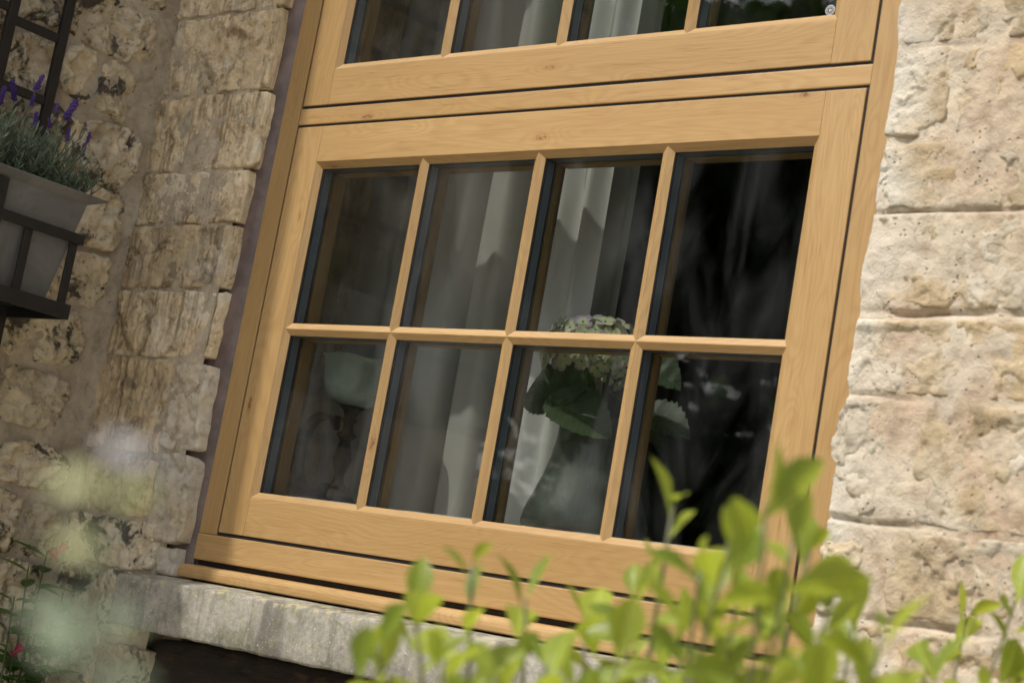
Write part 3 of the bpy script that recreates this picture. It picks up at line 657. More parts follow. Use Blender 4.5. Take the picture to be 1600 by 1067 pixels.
# ------------------------------------------------------------------ vase with hydrangea
def hazy_glass():
    g = NT('hazy_vase_glass'); p = g.pos(False)
    f = g.n('LayerWeight', {'Blend': 0.5}).outputs['Facing']
    F = g.math('MULTIPLY_ADD', g.math('POWER', f, 4.0), 0.9, 0.05)
    sh = g.n('MixShader', {0: F, 1: g.n('BsdfTransparent', {'Color': (0.70, 0.75, 0.70, 1)}).outputs[0], 2: g.n('BsdfGlossy', {'Roughness': 0.05}).outputs[0]}).outputs[0]
    hz = g.math('MULTIPLY_ADD', g.step(g.noise(p, 14, 5), 0.35, 0.7), 0.16, 0.12)
    return g.finish(g.n('MixShader', {0: hz, 1: sh, 2: g.n('BsdfDiffuse', {'Color': (0.34, 0.37, 0.32, 1)}).outputs[0]}).outputs[0])
M['vase_glass'] = hazy_glass()
VX, VY = 0.755, 0.175
vr = [(0.0, 0.0), (0.110, 0.0), (0.1135, 0.006), (0.1115, 0.03), (0.100, 0.06), (0.088, 0.095), (0.079, 0.13), (0.074, 0.165), (0.073, 0.19), (0.076, 0.205), (0.0745, 0.206), (0.071, 0.19), (0.0715, 0.165), (0.0765, 0.13), (0.085, 0.095), (0.097, 0.06), (0.108, 0.03), (0.11, 0.012), (0.0, 0.01)]
va = tag(empty('glass_vase', (VX, VY, BZ)), 'flared clear glass vase on the window board holding the hydrangea', 'vase')
bm = bmesh.new(); lathe(bm, [(max(r, 0.0005), z) for r, z in vr], (0, 0, 0), 48); bmobj('vase_body', bm, M['vase_glass'], va)
M['water'] = clear_mat('vase_water', (0.50, 0.55, 0.50), 0.4)
bm = bmesh.new(); lathe(bm, [(0.0005, 0.0125), (0.107, 0.0135), (0.1065, 0.03), (0.0955, 0.06), (0.0835, 0.095), (0.0752, 0.13), (0.0708, 0.158), (0.0005, 0.158)], (0, 0, 0), 40); bmobj('water', bm, M['water'], va)
M['droplet'] = clear_mat('droplet', (0.9, 0.92, 0.92), 3.0, 0, 0.1)
bm = bmesh.new(); rd = random.Random(5)
for k in range(420):
    a = rd.uniform(-2.6, -0.3); h = abs(rd.gauss(0.0, 0.045)) + 0.01
    if h > 0.16: continue
    for (ra, za), (rb, zb_) in zip(vr[2:9], vr[3:10]):
        if za <= h <= zb_: r = ra+(rb-ra)*(h-za)/(zb_-za); break
    else: continue
    s = rd.uniform(0.0005, 0.0016)
    bmesh.ops.create_icosphere(bm, subdivisions=1, radius=s, matrix=Matrix.Translation((r*math.cos(a), r*math.sin(a), h)))
dz = bmobj('droplets', bm, M['droplet'], va, True); tag(dz, kind='stuff')
hy = tag(empty('hydrangea', (VX-0.02, VY, BZ+0.02)), 'green and mauve hydrangea head with toothed leaves in the glass vase', 'flower')
HL = Vector((VX-0.02, VY, BZ+0.02))
M['stem_green'] = leaf_mat('stem_green', (0.06, 0.10, 0.03), (0.09, 0.14, 0.05), tf=0.1)
M['hyd_leaf'] = leaf_mat('hydrangea_leaf', (0.045, 0.07, 0.035), (0.085, 0.12, 0.06), (0.10, 0.16, 0.05), 0.3, 0.45, 0.35, 75.0)
def petal_mat():
    g = NT('hydrangea_petal'); o = g.n('TexCoord').outputs['Object']; sep = g.n('SeparateXYZ', {0: o})
    r = g.math('SQRT', g.math('ADD', g.math('POWER', sep.outputs[0], 2.0), g.math('POWER', sep.outputs[1], 2.0)))
    rn = g.n('ObjectInfo').outputs['Random']
    e = g.step(g.math('ADD', r, g.math('MULTIPLY', g.math('SUBTRACT', rn, 0.5), 0.012)), 0.011, 0.022)
    c = g.mix(e, (0.66, 0.68, 0.44), (0.42, 0.35, 0.52))
    d = g.n('BsdfDiffuse', {'Color': c}).outputs[0]; t = g.n('BsdfTranslucent', {'Color': c}).outputs[0]
    return g.finish(g.n('MixShader', {0: 0.35, 1: d, 2: t}).outputs[0])
M['petal'] = petal_mat(); M['teal'] = plain('teal_eye', (0.05, 0.32, 0.42), 0.5)
def floret_mesh(seed):
    rd = random.Random(seed); bm = bmesh.new()
    for q in range(4):
        a = q*math.pi/2+rd.uniform(-.12, .12); L = rd.uniform(0.0165, 0.021); Wd = L*rd.uniform(0.42, 0.5); tp = rd.uniform(0.0, 0.006)
        pts = [(0, 0), (0.35, 0.75), (0.7, 1.0), (0.92, 0.6), (1.0, 0.0)]
        row = []
        for t, wv in pts:
            z = tp*t*t+0.002; row.append((Vector((t*L, wv*Wd, z+0.002*wv)), Vector((t*L, 0, z)), Vector((t*L, -wv*Wd, z+0.002*wv))))
        rm_ = Matrix.Rotation(a, 3, 'Z'); vs = [[bm.verts.new(rm_ @ v) for v in r] for r in row]
        for A, B in zip(vs, vs[1:]):
            for k in (0, 1):
                try: bm.faces.new((A[k], A[k+1], B[k+1], B[k])).smooth = True
                except ValueError: pass
    s0 = len(bm.faces); bmesh.ops.create_icosphere(bm, subdivisions=1, radius=0.0024, matrix=Matrix.Translation((0, 0, 0.003)))
    bm.faces.ensure_lookup_table()
    for f in bm.faces[s0:]: f.material_index = 1
    me = bpy.data.meshes.new('floret'); bm.to_mesh(me); bm.free(); me.materials.append(M['petal']); me.materials.append(M['teal']); return me
fm = [floret_mesh(i) for i in range(5)]; rd = random.Random(12)
HC = Vector((0.712, VY, 0.418))-HL
NFL = 110
for k in range(NFL):
    zf = 1-1.55*(k+0.5)/NFL; a = k*2.39996; rr = math.sqrt(max(0, 1-zf*zf))
    d = Vector((rr*math.cos(a), rr*math.sin(a), zf)); pnt = HC+Vector((d.x*0.098, d.y*0.09, d.z*0.066))*rd.uniform(0.88, 1.06)
    o = bpy.data.objects.new('floret', rd.choice(fm)); link(o, hy); o.location = pnt; o.rotation_mode = 'QUATERNION'
    dd = (d+Vector((rd.uniform(-.35, .35), rd.uniform(-.35, .35), rd.uniform(-.35, .35)))).normalized()
    o.rotation_quaternion = dd.to_track_quat('Z', 'Y') @ Quaternion((0, 0, 1), rd.uniform(0, 6.28))
bm = bmesh.new()
for k in range(5):
    b = Vector((rd.uniform(-.03, .05), rd.uniform(-.04, .04), 0.0)); tube(bm, [b, b*0.4+Vector((0.015, 0, 0.15)), HC+Vector((rd.uniform(-.03, .03), rd.uniform(-.03, .03), -0.02))], 0.0035, 7)
bmobj('stem', bm, M['stem_green'], hy)
def leaf_mesh(name, L, Wd, ob=0.5, cup=0.12, bend=0.1, tooth=0.0, nl=8, nw=4, mat=None, seed=0, fold=0.1):
    """leaf along +Y from its stalk, upper side +Z; ob>0.5 is broadest near the tip"""
    rd = random.Random(seed); V = []; F = []; ex = math.log(0.5)/math.log(ob)
    for j in range(nl+1):
        t = j/nl; wv = math.sin(math.pi*min(1, max(0, t))**ex)**0.8*Wd*0.5 if 0 < t < 1 else 0.0006
        for i in range(nw+1):
            s = -1+2*i/nw; e = 1.0
            if tooth and abs(s) == 1: e = 1+tooth*(1 if j % 2 else -1)
            x = s*wv*e; y = t*L+(tooth*L*0.06*(-1 if j % 2 else 1) if abs(s) == 1 else 0)
            z = fold*abs(x)+cup*x*x/Wd*2-bend*L*t*t+(0.006*noise.noise(Vector((x*60, y*60, seed)))if tooth else 0)
            V.append((x, y, z))
    for j in range(nl):
        for i in range(nw): a = j*(nw+1)+i; F.append((a, a+1, a+nw+2, a+nw+1))
    me = bpy.data.meshes.new(name); me.from_pydata(V, [], F); me.materials.append(mat); me.polygons.foreach_set('use_smooth', [True]*len(F)); me.update(); return me
def put(name, me, parent, p, direc, up, roll=0.0, sc_=1.0):
    o = bpy.data.objects.new(name, me); link(o, parent); y = Vector(direc).normalized(); z = Vector(up)-y*Vector(up).dot(y)
    if z.length < 1e-4: z = y.orthogonal()
    z.normalize(); x = y.cross(z); m = Matrix((x, y, z)).transposed() @ Matrix.Rotation(roll, 3, 'Y')
    o.matrix_local = Matrix.Translation(p) @ (m*sc_).to_4x4(); return o
hl = [leaf_mesh('hydrangea_leaf', 0.15, 0.105, 0.45, 0.2, b, 0.06, 22, 6, M['hyd_leaf'], 5+i, 0.15) for i, b in enumerate((0.25, 0.4, 0.15))]
UPC = (0.62, -0.72, 0.35)
for i, (st, d, up, q, k2) in enumerate([((0.76, 0.12, 0.352), (-0.95, -0.1, -0.18), UPC, 2, 1.05), ((0.695, 0.09, 0.325), (0.93, 0.05, -0.34), (0.5, -0.72, 0.5), 2, 1.0), ((0.81, 0.17, 0.425), (0.9, 0.0, -0.40), UPC, 0, 0.72),
     ((0.845, 0.14, 0.318), (0.97, 0.0, -0.22), (0.4, -0.6, 0.7), 2, 0.85), ((0.70, 0.2, 0.365), (-0.9, 0.2, 0.1), UPC, 1, 0.8), ((0.74, 0.2, 0.36), (0.3, 0.9, -0.2), (0, 0, 1), 1, 1.0)]):
    put('leaf', hl[q], hy, Vector(st)-HL, d, up, 0.0, k2)

# ------------------------------------------------------------------ trellis on the return wall
tr = tag(empty('trellis', (-0.385, -0.5, -0.2)), 'black metal trellis of flat bars fixed to the rubble wall', 'trellis')
TO = Vector((-0.385, -0.5, -0.2))
def tb(name, x0, x1, y0, y1, z0, z1): return box(name, x0-TO.x, x1-TO.x, y0-TO.y, y1-TO.y, z0-TO.z, z1-TO.z, M['iron'], tr, 0.0015)
for y in (-0.333, -0.456, -0.58, -0.703): tb('upright', -0.388, -0.376, y-0.0105, y+0.0105, -0.2, 1.62)
for i in range(12):
    z = 0.786+0.1325*(i-6)
    for a, b in ((-0.446, -0.344), (-0.57, -0.467), (-0.692, -0.591)): tb('rung', -0.387, -0.377, a, b, z+(0.02 if a < -0.5 else 0)-0.009, z+(0.02 if a < -0.5 else 0)+0.009)
bm = bmesh.new()
tube(bm, [(0.003, -0.018+0.185*(-math.cos(a)), 1.82+0.185*math.sin(a)) for a in [math.pi*k/16 for k in range(17)]], 0.009, 6); bmobj('arch', bm, M['iron'], tr)
for y, z in ((-0.333, -0.1), (-0.333, 1.3), (-0.703, -0.1), (-0.703, 1.3)): tb('bracket', -0.425, -0.388, y-0.008, y+0.008, z, z+0.016)

# ------------------------------------------------------------------ planter in its iron basket
M['zinc'] = None
g = NT('aged_zinc'); p = g.pos(False)
n1 = g.noise(p, 9, 7, 0.62, 0.7); n2 = g.noise(p, 70, 5, 0.6)
c = g.ramp(n1, [(0.3, (0.10, 0.10, 0.098)), (0.5, (0.15, 0.15, 0.147)), (0.72, (0.205, 0.205, 0.20))])
c = g.mix(g.math('MULTIPLY', g.step(n2, 0.55, 0.72), 0.4), c, (0.11, 0.10, 0.09))
M['zinc'] = g.bsdf(c, 0.62, g.bump(n2, 0.15, 0.002), Metallic=0.25)
PO = Vector((-0.29, -0.60, 0.36))
pl = tag(empty('planter', PO), 'grey zinc trough planter with a flared rim, filled with lavender', 'planter')
yt0, yt1, yb0, yb1 = -0.91, -0.312, -0.87, -0.350; xt0, xt1, xb0, xb1 = -0.385, -0.205, -0.37, -0.222; zt, zb_, zr = 0.573, 0.376, 0.588
def q3(v): return Vector(v)-PO
bm = bmesh.new()
ringz = [[(xb0, yb0, zb_), (xb1, yb0, zb_), (xb1, yb1, zb_), (xb0, yb1, zb_)], [(xt0, yt0, zt), (xt1, yt0, zt), (xt1, yt1, zt), (xt0, yt1, zt)]]
fl = 0.026
ringz.append([(xt0, yt0-fl*1.4, zr), (xt1+fl*0.6, yt0-fl*1.4, zr), (xt1+fl*0.6, yt1+fl*1.4, zr), (xt0, yt1+fl*1.4, zr)])
ringz.append([(a, b, zr+0.003) for a, b, _ in ringz[-1]])
ringz.append([(xt0+0.004, yt0+0.004, zt+0.002), (xt1-0.004, yt0+0.004, zt+0.002), (xt1-0.004, yt1-0.004, zt+0.002), (xt0+0.004, yt1-0.004, zt+0.002)])
ringz.append([(xb0+0.004, yb0+0.004, zt-0.04), (xb1-0.004, yb0+0.004, zt-0.04), (xb1-0.004, yb1-0.004, zt-0.04), (xb0+0.004, yb1-0.004, zt-0.04)])
vs = [[bm.verts.new(q3(v)) for v in r] for r in ringz]
for A, B in zip(vs, vs[1:]):
    for k in range(4): bm.faces.new((A[k], A[(k+1) % 4], B[(k+1) % 4], B[k]))
bm.faces.new(vs[0][::-1]); bmesh.ops.recalc_face_normals(bm, faces=bm.faces); bmobj('trough', bm, M['zinc'], pl)
M['soil'] = plain('soil', (0.03, 0.022, 0.015), 0.95, 0.4, 60, 1.0)
box('soil', xt0+0.012-PO.x, xt1-0.012-PO.x, yt0+0.012-PO.y, yt1-0.012-PO.y, zt-0.035-PO.z, zt-0.012-PO.z, M['soil'], pl)
HO = Vector((-0.29, -0.60, 0.32))
hd = tag(empty('basket_holder', HO), 'black iron basket bracket carrying the grey zinc planter', 'bracket')
def hb_(name, x0, x1, y0, y1, z0, z1): return box(name, x0-HO.x, x1-HO.x, y0-HO.y, y1-HO.y, z0-HO.z, z1-HO.z, M['iron'], hd, 0.0012)
hb_('top_bar', -0.199, -0.193, -0.92, -0.309, 0.492, 0.512); hb_('top_bar', -0.43, -0.199, -0.315, -0.309, 0.492, 0.512); hb_('top_bar', -0.43, -0.199, -0.92, -0.914, 0.492, 0.512)
hb_('bottom_bar', -0.199, -0.193, -0.92, -0.307, 0.345, 0.374); hb_('bottom_bar', -0.43, -0.199, -0.313, -0.307, 0.345, 0.374)
for y in (-0.326, -0.430, -0.53, -0.64, -0.75, -0.86): hb_('upright', -0.2045, -0.1995, y-0.009, y+0.009, 0.350, 0.510)
hb_('strap', -0.2030, -0.1992, -0.565, -0.494, 0.352, 0.572)
for x in (-0.222, -0.252, -0.282, -0.312, -0.342, -0.372, -0.40): hb_('slat', x-0.009, x+0.009, -0.918, -0.315, 0.366, 0.3755)

# ------------------------------------------------------------------ lavender
M['lav_leaf'] = leaf_mat('lavender_leaf', (0.12, 0.16, 0.11), (0.24, 0.29, 0.215), (0.16, 0.22, 0.1), 0.22, 0.7, 0.2)
M['lav_flower'] = leaf_mat('lavender_flower', (0.07, 0.04, 0.18), (0.14, 0.085, 0.30), (0.12, 0.06, 0.3), 0.2, 0.7, 0.2)
LO = Vector((-0.29, -0.47, 0.555))
lv = tag(empty('lavender', LO), 'silvery lavender with purple flower spikes growing in the zinc planter', 'plant')
rd = random.Random(21); tips = [(-0.464, 0.761, 1.1), (-0.423, 0.795, 1.0), (-0.426, 0.716, 0.9), (-0.378, 0.765, .6), (-0.339, 0.765, 1.35), (-0.331, 0.722, 0.8), (-0.361, 0.699, .6), (-0.313, 0.707, .6), (-0.297, 0.729, .6), (-0.292, 0.704, .8), (-0.436, 0.758, .7), (-0.387, 0.729, .6), (-0.50, 0.74, 1), (-0.55, 0.77, 1), (-0.60, 0.72, 1), (-0.66, 0.75, 1), (-0.72, 0.73, 1), (-0.78, 0.74, 1)]
def spike_mesh(seed):
    rd = random.Random(seed); bm = bmesh.new()
    for k in range(34):
        t = k/34; a = k*2.4; r = 0.0062*(1-0.5*t)*(0.8+0.3*math.sin(k*1.7)); c0 = Vector((r*math.cos(a), r*math.sin(a), t*0.04))
        m = Matrix.Translation(c0) @ Vector((math.cos(a), math.sin(a), 0.9)).to_track_quat('Z', 'X').to_matrix().to_4x4() @ Matrix.Diagonal((1, 1, 1.7, 1))
        bmesh.ops.create_icosphere(bm, subdivisions=1, radius=rd.uniform(0.0023, 0.0034), matrix=m)
    me = bpy.data.meshes.new('flower_spike'); bm.to_mesh(me); bm.free(); me.materials.append(M['lav_flower']); return me
sm = [spike_mesh(i) for i in range(3)]
bmS = bmesh.new()
for y, z, s in tips:
    tip = Vector((-0.28+rd.uniform(-.02, .02), y, z-0.02))-LO; b = Vector((tip.x*0.4+rd.uniform(-.02, .02), tip.y*0.75+rd.uniform(-.02, .02)-0.01, 0.02))
    tube(bmS, [b, b.lerp(tip, 0.6)+Vector((0, rd.uniform(-.012, .012), 0.01)), tip], 0.0011, 5)
    o = bpy.data.objects.new('flower_spike', rd.choice(sm)); link(o, lv); o.location = tip; o.scale = (s*0.8, s*0.8, s*0.85); o.rotation_euler = (rd.uniform(-.3, .3), rd.uniform(-.3, .3), rd.uniform(0, 6))
V = []; F = []
def blade(p, d, L, wd):
    d = d.normalized(); s = d.orthogonal().normalized(); s = (Quaternion(d, rd.uniform(0, 6.28)) @ s); n_ = d.cross(s); k0 = len(V)
    bd = n_*L*rd.uniform(-.25, .25)
    for t, wv in ((0, 0.5), (0.4, 1.0), (0.75, 0.9), (1.0, 0.1)):
        c0 = p+d*L*t+bd*t*t; V.append(c0+s*wd*wv*0.5); V.append(c0-s*wd*wv*0.5)
    for q in range(3): F.append((k0+2*q, k0+2*q+1, k0+2*q+3, k0+2*q+2))
for k in range(480):
    y0 = rd.uniform(-0.36, -0.04) if k % 3 == 0 else rd.uniform(-0.06, 0.152); b = Vector((rd.uniform(-0.06, 0.06), y0, 0.0)); tall = rd.uniform(0.05, 0.14)*(1-0.4*sstep((y0-0.05)/0.1))
    lean = Vector((rd.uniform(-.45, .6), rd.uniform(-.5, .5)+0.35*sstep((y0-0.02)/0.13), 1)); top = b+lean*tall
    tube(bmS, [b, b.lerp(top, 0.5)+Vector((rd.uniform(-.006, .006), rd.uniform(-.006, .006), 0)), top], 0.0011, 4)
    for q in range(15):
        t = q/14; c0 = b.lerp(top, t*0.95+0.05); a = q*2.4; up = 0.35+1.2*t
        blade(c0, Vector((math.cos(a), math.sin(a), up)), rd.uniform(0.013, 0.027), rd.uniform(0.0026, 0.0042))
bmobj('stems', bmS, M['lav_leaf'], lv)['kind'] = 'stuff'
meshobj('foliage', V, F, M['lav_leaf'], lv, True)['kind'] = 'stuff'

# ------------------------------------------------------------------ plant with pink buds against the return wall
M['pen_leaf'] = leaf_mat('penstemon_leaf', (0.045, 0.10, 0.022), (0.085, 0.165, 0.04), (0.2, 0.36, 0.05), 0.3, 0.45, 0.3)
M['pink'] = leaf_mat('pink_petal', (0.42, 0.012, 0.08), (0.58, 0.03, 0.13), (0.6, 0.03, 0.13), 0.3, 0.5, 0.2)
PB = Vector((-0.33, -0.19, GZ)); pn = tag(empty('flowering_plant', PB), 'leafy plant with crimson pink flowers at the foot of the rubble wall', 'plant')
rd = random.Random(31); plm = [leaf_mesh('leaf', 0.062, 0.028, 0.42, 0.2, b, 0, 6, 2, M['pen_leaf'], i) for i, b in enumerate((0.15, 0.3, 0.05))]
bm = bmesh.new(); bud = bmesh.new()
for q in range(6):
    r = 0.003+0.0015*(q == 2)
lathe(bud, [(0.0008, 0), (0.003, 0.004), (0.0038, 0.012), (0.006, 0.022), (0.0085, 0.028), (0.0105, 0.030), (0.0065, 0.0275), (0.001, 0.016)], (0, 0, 0), 10)
for v in bud.verts:
    if v.co.z > 0.02: a = math.atan2(v.co.y, v.co.x); f_ = 1+0.3*math.cos(a*5); v.co.x *= f_; v.co.y *= f_
bme = bpy.data.meshes.new('flower'); bud.to_mesh(bme); bud.free(); bme.materials.append(M['pink'])
for (y, z) in ((-0.128, -0.095), (-0.185, -0.30), (-0.165, -0.13), (-0.10, -0.17), (-0.14, -0.26), (-0.21, -0.19), (-0.115, -0.23)):
    tip = Vector((-0.335+rd.uniform(-.02, .03), y, z))-PB; b = Vector((rd.uniform(-.05, .05), rd.uniform(-.06, .06), 0))
    path = [b, b.lerp(tip, 0.4)+Vector((0.02, 0, 0)), b.lerp(tip, 0.8)+Vector((0.01, rd.uniform(-.02, .02), 0)), tip]; tube(bm, path, [0.004, 0.0035, 0.0025, 0.0015], 5)
    for k in range(10):
        t = 0.72+0.27*k/9; c0 = path[2].lerp(tip, (t-0.72)/0.28) if t > 0.72 else path[2]
        a = k*math.pi/2+(k//2)*0.6; put('leaf', rd.choice(plm), pn, c0, (math.cos(a), math.sin(a), 0.35), (0, 0, 1), rd.uniform(-.3, .3), rd.uniform(0.8, 1.4))
for (y, z) in ((-0.126, -0.088), (-0.118, -0.1), (-0.182, -0.296)):
    o = bpy.data.objects.new('flower', bme); link(o, pn); o.location = Vector((-0.325, y, z-0.012))-PB; o.rotation_euler = (rd.uniform(-.7, .7), rd.uniform(-.2, .9), 0)
bmobj('stem', bm, M['stem_green'], pn)

# ------------------------------------------------------------------ shrub in the foreground
M['shrub'] = leaf_mat('shrub_leaf', (0.10, 0.165, 0.018), (0.33, 0.39, 0.05), (0.56, 0.64, 0.06), 0.44, 0.36, 0.5, 140.0)
M['twig'] = leaf_mat('green_twig', (0.10, 0.11, 0.04), (0.16, 0.13, 0.06), tf=0.05)
SB = Vector((1.92, -1.10, GZ)); shb = tag(empty('shrub', SB), 'bright green evergreen shrub with rounded leaves below the window', 'shrub')
lm = [leaf_mesh('leaf', 0.057, 0.030, 0.64, 0.3, b, 0, 8, 4, M['shrub'], 50+i, fo) for i, (b, fo) in enumerate(((0.12, 0.15), (0.28, 0.1), (0.0, 0.22), (-0.12, 0.12), (0.4, 0.05)))]
shoots = [(1.884, -1.14, 0.034), (2.067, -1.287, 0.026), (1.782, -1.255, -0.043), (1.783, -1.183, -0.062), (1.784, -1.312, -0.088), (1.798, -1.361, -0.116), (1.824, -1.4, -0.144), (1.758, -1.068, -0.067), (1.789, -1.045, -0.044), (1.977, -1.223, -0.019), (1.958, -1.044, 0.017), (1.91, -0.875, -0.022), (2.129, -1.217, -0.048), (1.825, -0.483, 0.011), (1.933, -0.596, 0.037), (1.983, -0.672, -0.034), (1.932, -1.049, -0.066), (1.86, -1.24, -0.111), (1.865, -1.3, -0.126), (1.996, -1.061, -0.064), (2.01, -0.914, -0.06), (1.868, -1.365, -0.125), (1.932, -1.245, -0.101), (1.851, -1.054, -0.064), (1.99, -1.197, -0.088), (1.897, -1.138, -0.114), (1.847, -1.179, -0.13), (2.028, -1.161, -0.096), (2.018, -1.036, -0.089), (2.002, -0.783, -0.072), (1.913, -1.072, -0.037), (1.896, -0.954, -0.028), (2.02, -1.255, -0.003), (2.056, -1.228, 0.019), (1.973, -1.024, -0.016)]
rd = random.Random(77); bm = bmesh.new(); nleaf = 0
for k, s in enumerate(shoots):
    tip = Vector(s)-SB; crown = Vector((tip.x*0.45, tip.y*0.5, 0.95+rd.uniform(-.1, .1)))
    mid = crown.lerp(tip, 0.6)+Vector((rd.uniform(-.02, .02), rd.uniform(-.02, .02), 0.0))
    path = [Vector((tip.x*0.1, tip.y*0.1, 0.35)), crown, mid, tip]; 
    pts = []
    for q in range(13):
        t = q/12*3; i = min(int(t), 2); pts.append(path[i].lerp(path[i+1], t-i))
    pts = [pts[0]]+[(pts[i-1]+pts[i]*2+pts[i+1])/4 for i in range(1, 12)]+[pts[12]]
    tube(bm, pts, [0.006-0.0046*q/12 for q in range(13)], 6)
    ax = ((tip-mid).normalized()+Vector((rd.uniform(-.55, .55), rd.uniform(-.55, .55), 0.1))).normalized(); L0 = 0.0; nl_ = 7 if k < 14 or k > 31 else 7; a0 = rd.uniform(0, 6.28)
    A = ax.orthogonal().normalized(); B = ax.cross(A)
    for q in range(nl_):
        t = q/(nl_-1); dist = 0.13*(1-t)**1.2; pnt = tip-ax*dist
        a = a0+q*2.39996; spread = 1.25-0.85*t+rd.uniform(-.15, .15)
        d = (A*math.cos(a)+B*math.sin(a))*math.sin(spread)+ax*math.cos(spread)
        put('leaf', rd.choice(lm), shb, pnt, d, ax+Vector((0, 0, 0.3)), rd.uniform(-.9, .9), rd.uniform(0.5, 1.15)*(0.8 if q == nl_-1 else 1)); nleaf += 1
for a in range(6): t = a*1.05; tube(bm, [(0.05*math.cos(t), 0.05*math.sin(t), 0), (0.09*math.cos(t), 0.1*math.sin(t), 0.3), (0.13*math.cos(t), 0.2*math.sin(t), 0.8)], [0.016, 0.012, 0.006], 7)
bmobj('branches', bm, M['twig'], shb)['kind'] = 'stuff'
V = []; F = []; base = lm[0]; bv = [v.co.copy() for v in base.vertices]; bf = [tuple(p_.vertices) for p_ in base.polygons]
for k in range(3200):                                       # the shrub's dense body below the shoots
    u = rd.uniform(0, 1); a = rd.uniform(0, 6.28); zc = 0.15+1.22*rd.random()**0.8; rad = (0.34+0.10*math.sin(zc*2.4))*math.sqrt(rd.uniform(0.25, 1))
    pnt = Vector((rad*0.75*math.cos(a), rad*1.25*math.sin(a), zc))
    lim = 1.34-0.12*rd.random()-0.10*abs(math.sin(a))
    if pnt.z > lim: continue
    y = Vector((math.cos(a)+rd.uniform(-.7, .7), math.sin(a)+rd.uniform(-.7, .7), rd.uniform(-.1, 1.1))).normalized(); z = Vector((rd.uniform(-.4, .4), rd.uniform(-.4, .4), 1)); z = (z-y*z.dot(y)).normalized(); x = y.cross(z)
    m = Matrix((x, y, z)).transposed()*rd.uniform(0.6, 1.05); k0 = len(V)
    V += [m @ v+pnt for v in bv]; F += [tuple(i+k0 for i in f) for f in bf]
meshobj('foliage', V, F, M['shrub'], shb, True)['kind'] = 'stuff'

# ------------------------------------------------------------------ tall pale flowering stem close to the camera
M['pale_leaf'] = leaf_mat('pale_leaf', (0.20, 0.25, 0.17), (0.28, 0.34, 0.24), (0.26, 0.34, 0.2), 0.35, 0.5, 0.2)
M['yellow_leaf'] = leaf_mat('yellow_green_leaf', (0.36, 0.39, 0.18), (0.46, 0.48, 0.26), (0.44, 0.48, 0.2), 0.3, 0.5, 0.2)
M['blue_petal'] = leaf_mat('blue_grey_petal', (0.34, 0.35, 0.39), (0.43, 0.44, 0.47), (0.42, 0.44, 0.48), 0.3, 0.5, 0.2)
NB = Vector((2.395, -2.055, GZ)); ns = tag(empty('flower_stem', NB), 'blurred pale yellow-green flower stem close in front of the stone wall', 'plant')
bm = bmesh.new(); tube(bm, [Vector((0, 0, 0)), Vector((0.01, 0, 0.8)), Vector((2.401, -2.072, -0.15))-NB, Vector((2.403, -2.08, -0.10))-NB, Vector((2.4035, -2.083, -0.072))-NB], [0.004, 0.003, 0.0016, 0.001, 0.0007], 6); bmobj('stem', bm, M['pale_leaf'], ns)
ml = {k: leaf_mesh('leaf', 0.017, 0.010, 0.55, 0.2, 0.15, 0, 6, 4, M[k], 3) for k in ('pale_leaf', 'yellow_leaf', 'blue_petal')}
for (pt, d, mt, s) in [((2.405, -2.086, -0.0665), (-0.3, 0.2, 0.35), 'blue_petal', .55), ((2.407, -2.087, -0.0665), (0.7, 0.5, 0.2), 'blue_petal', .55), ((2.4035, -2.086, -0.073), (-0.5, -0.5, -0.1), 'yellow_leaf', .75), ((2.4045, -2.084, -0.0745), (0.8, 0.6, 0.2), 'yellow_leaf', .62),
     ((2.402, -2.082, -0.090), (-0.8, -0.5, 0.3), 'yellow_leaf', .7), ((2.402, -2.08, -0.106), (-0.7, -0.7, 0.15), 'pale_leaf', .95), ((2.402, -2.08, -0.104), (0.8, 0.5, 0.15), 'pale_leaf', .7), ((2.401, -2.076, -0.112), (-0.9, -0.6, 0.0), 'pale_leaf', .9), ((2.402, -2.076, -0.117), (0.8, 0.6, 0.1), 'pale_leaf', .8)]:
    put('leaf', ml[mt], ns, Vector(pt)-NB, d, (0.5, -0.6, 0.6), 0, s)
for k in range(26):
    z = 0.25+k*0.045; a = k*2.4; put('leaf', ml['pale_leaf'], ns, Vector((0.008, -0.004, z)), (math.cos(a), math.sin(a), 0.4), (0, 0, 1), 0, 1.6)

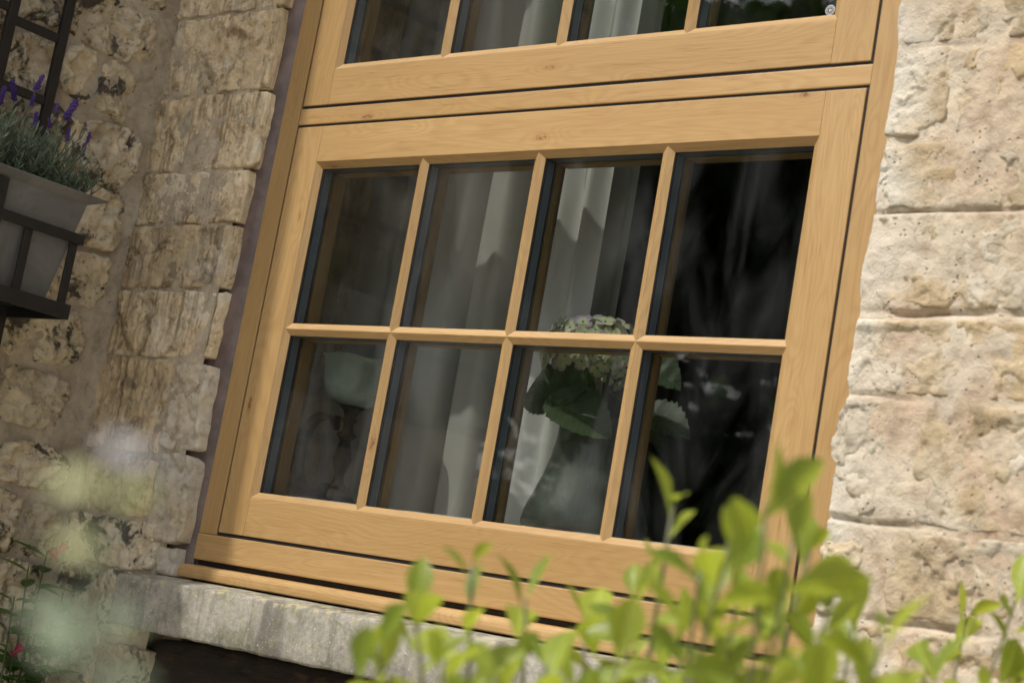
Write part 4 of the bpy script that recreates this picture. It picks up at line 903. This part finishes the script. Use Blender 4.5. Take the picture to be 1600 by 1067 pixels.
# ------------------------------------------------------------------ trees across the garden (mirrored in the glass)
M['bark'] = plain('bark', (0.06, 0.045, 0.032), 0.95, 0.35, 20, 1.0)
M['tree_leaf'] = leaf_mat('tree_leaf', (0.022, 0.045, 0.012), (0.045, 0.085, 0.02), (0.08, 0.16, 0.02), 0.25, 0.55, 0.25)
def tree(x, y, h, rad, seed, label):
    rd = random.Random(seed); t = tag(empty('tree', (x, y, GZ)), label, 'tree', 'trees mirrored in the glass'); bm = bmesh.new()
    tube(bm, [(0, 0, 0), (0.08, 0.03, h*0.3), (0.0, 0.1, h*0.6), (0.1, 0.05, h*0.92)], [0.20, 0.16, 0.11, 0.03], 10)
    cl = []
    for k in range(16):
        a = k*2.4; z0 = h*rd.uniform(0.2, 0.8); e = Vector((math.cos(a)*rad*rd.uniform(.5, .95), math.sin(a)*rad*rd.uniform(.5, .95), min(h, z0+h*rd.uniform(0.02, 0.25))))
        tube(bm, [(0.04, 0.05, z0), (e.x*0.5, e.y*0.5, z0+(e.z-z0)*0.7), e], [0.06, 0.035, 0.012], 6); cl.append(e); cl.append(Vector((e.x*0.55, e.y*0.55, (z0+e.z)/2+0.2)))
    cl += [Vector((0, 0, h*0.98)), Vector((0.3, -0.2, h*0.85))]
    bmobj('trunk', bm, M['bark'], t)
    V = []; F = []
    for c0 in cl:
        cr = rad*rd.uniform(0.22, 0.35)
        for q in range(300):
            d = Vector((rd.gauss(0, 1), rd.gauss(0, 1), rd.gauss(0, .8))).normalized()*cr*rd.random()**0.5; pnt = c0+d
            y_ = Vector((rd.uniform(-1, 1), rd.uniform(-1, 1), rd.uniform(-1, .4))).normalized(); x_ = y_.orthogonal().normalized(); s = rd.uniform(0.13, 0.24); k0 = len(V)
            V += [pnt, pnt+(y_*0.5+x_*0.32)*s, pnt+y_*s, pnt+(y_*0.5-x_*0.32)*s]; F.append((k0, k0+1, k0+2, k0+3))
    meshobj('crown', V, F, M['tree_leaf'], t)['kind'] = 'stuff'
for i, (x, y, h, r_) in enumerate([(-4.0, -6.0, 5.2, 1.9), (-2.2, -7.6, 5.6, 2.0), (-6.0, -4.6, 5.0, 1.9), (-7.0, -8.0, 6.5, 2.4), (-4.4, -9.6, 6.8, 2.5)]):
    tree(x, y, h, r_, 90+i, 'dark leafy garden tree seen only as a reflection in the window glass')
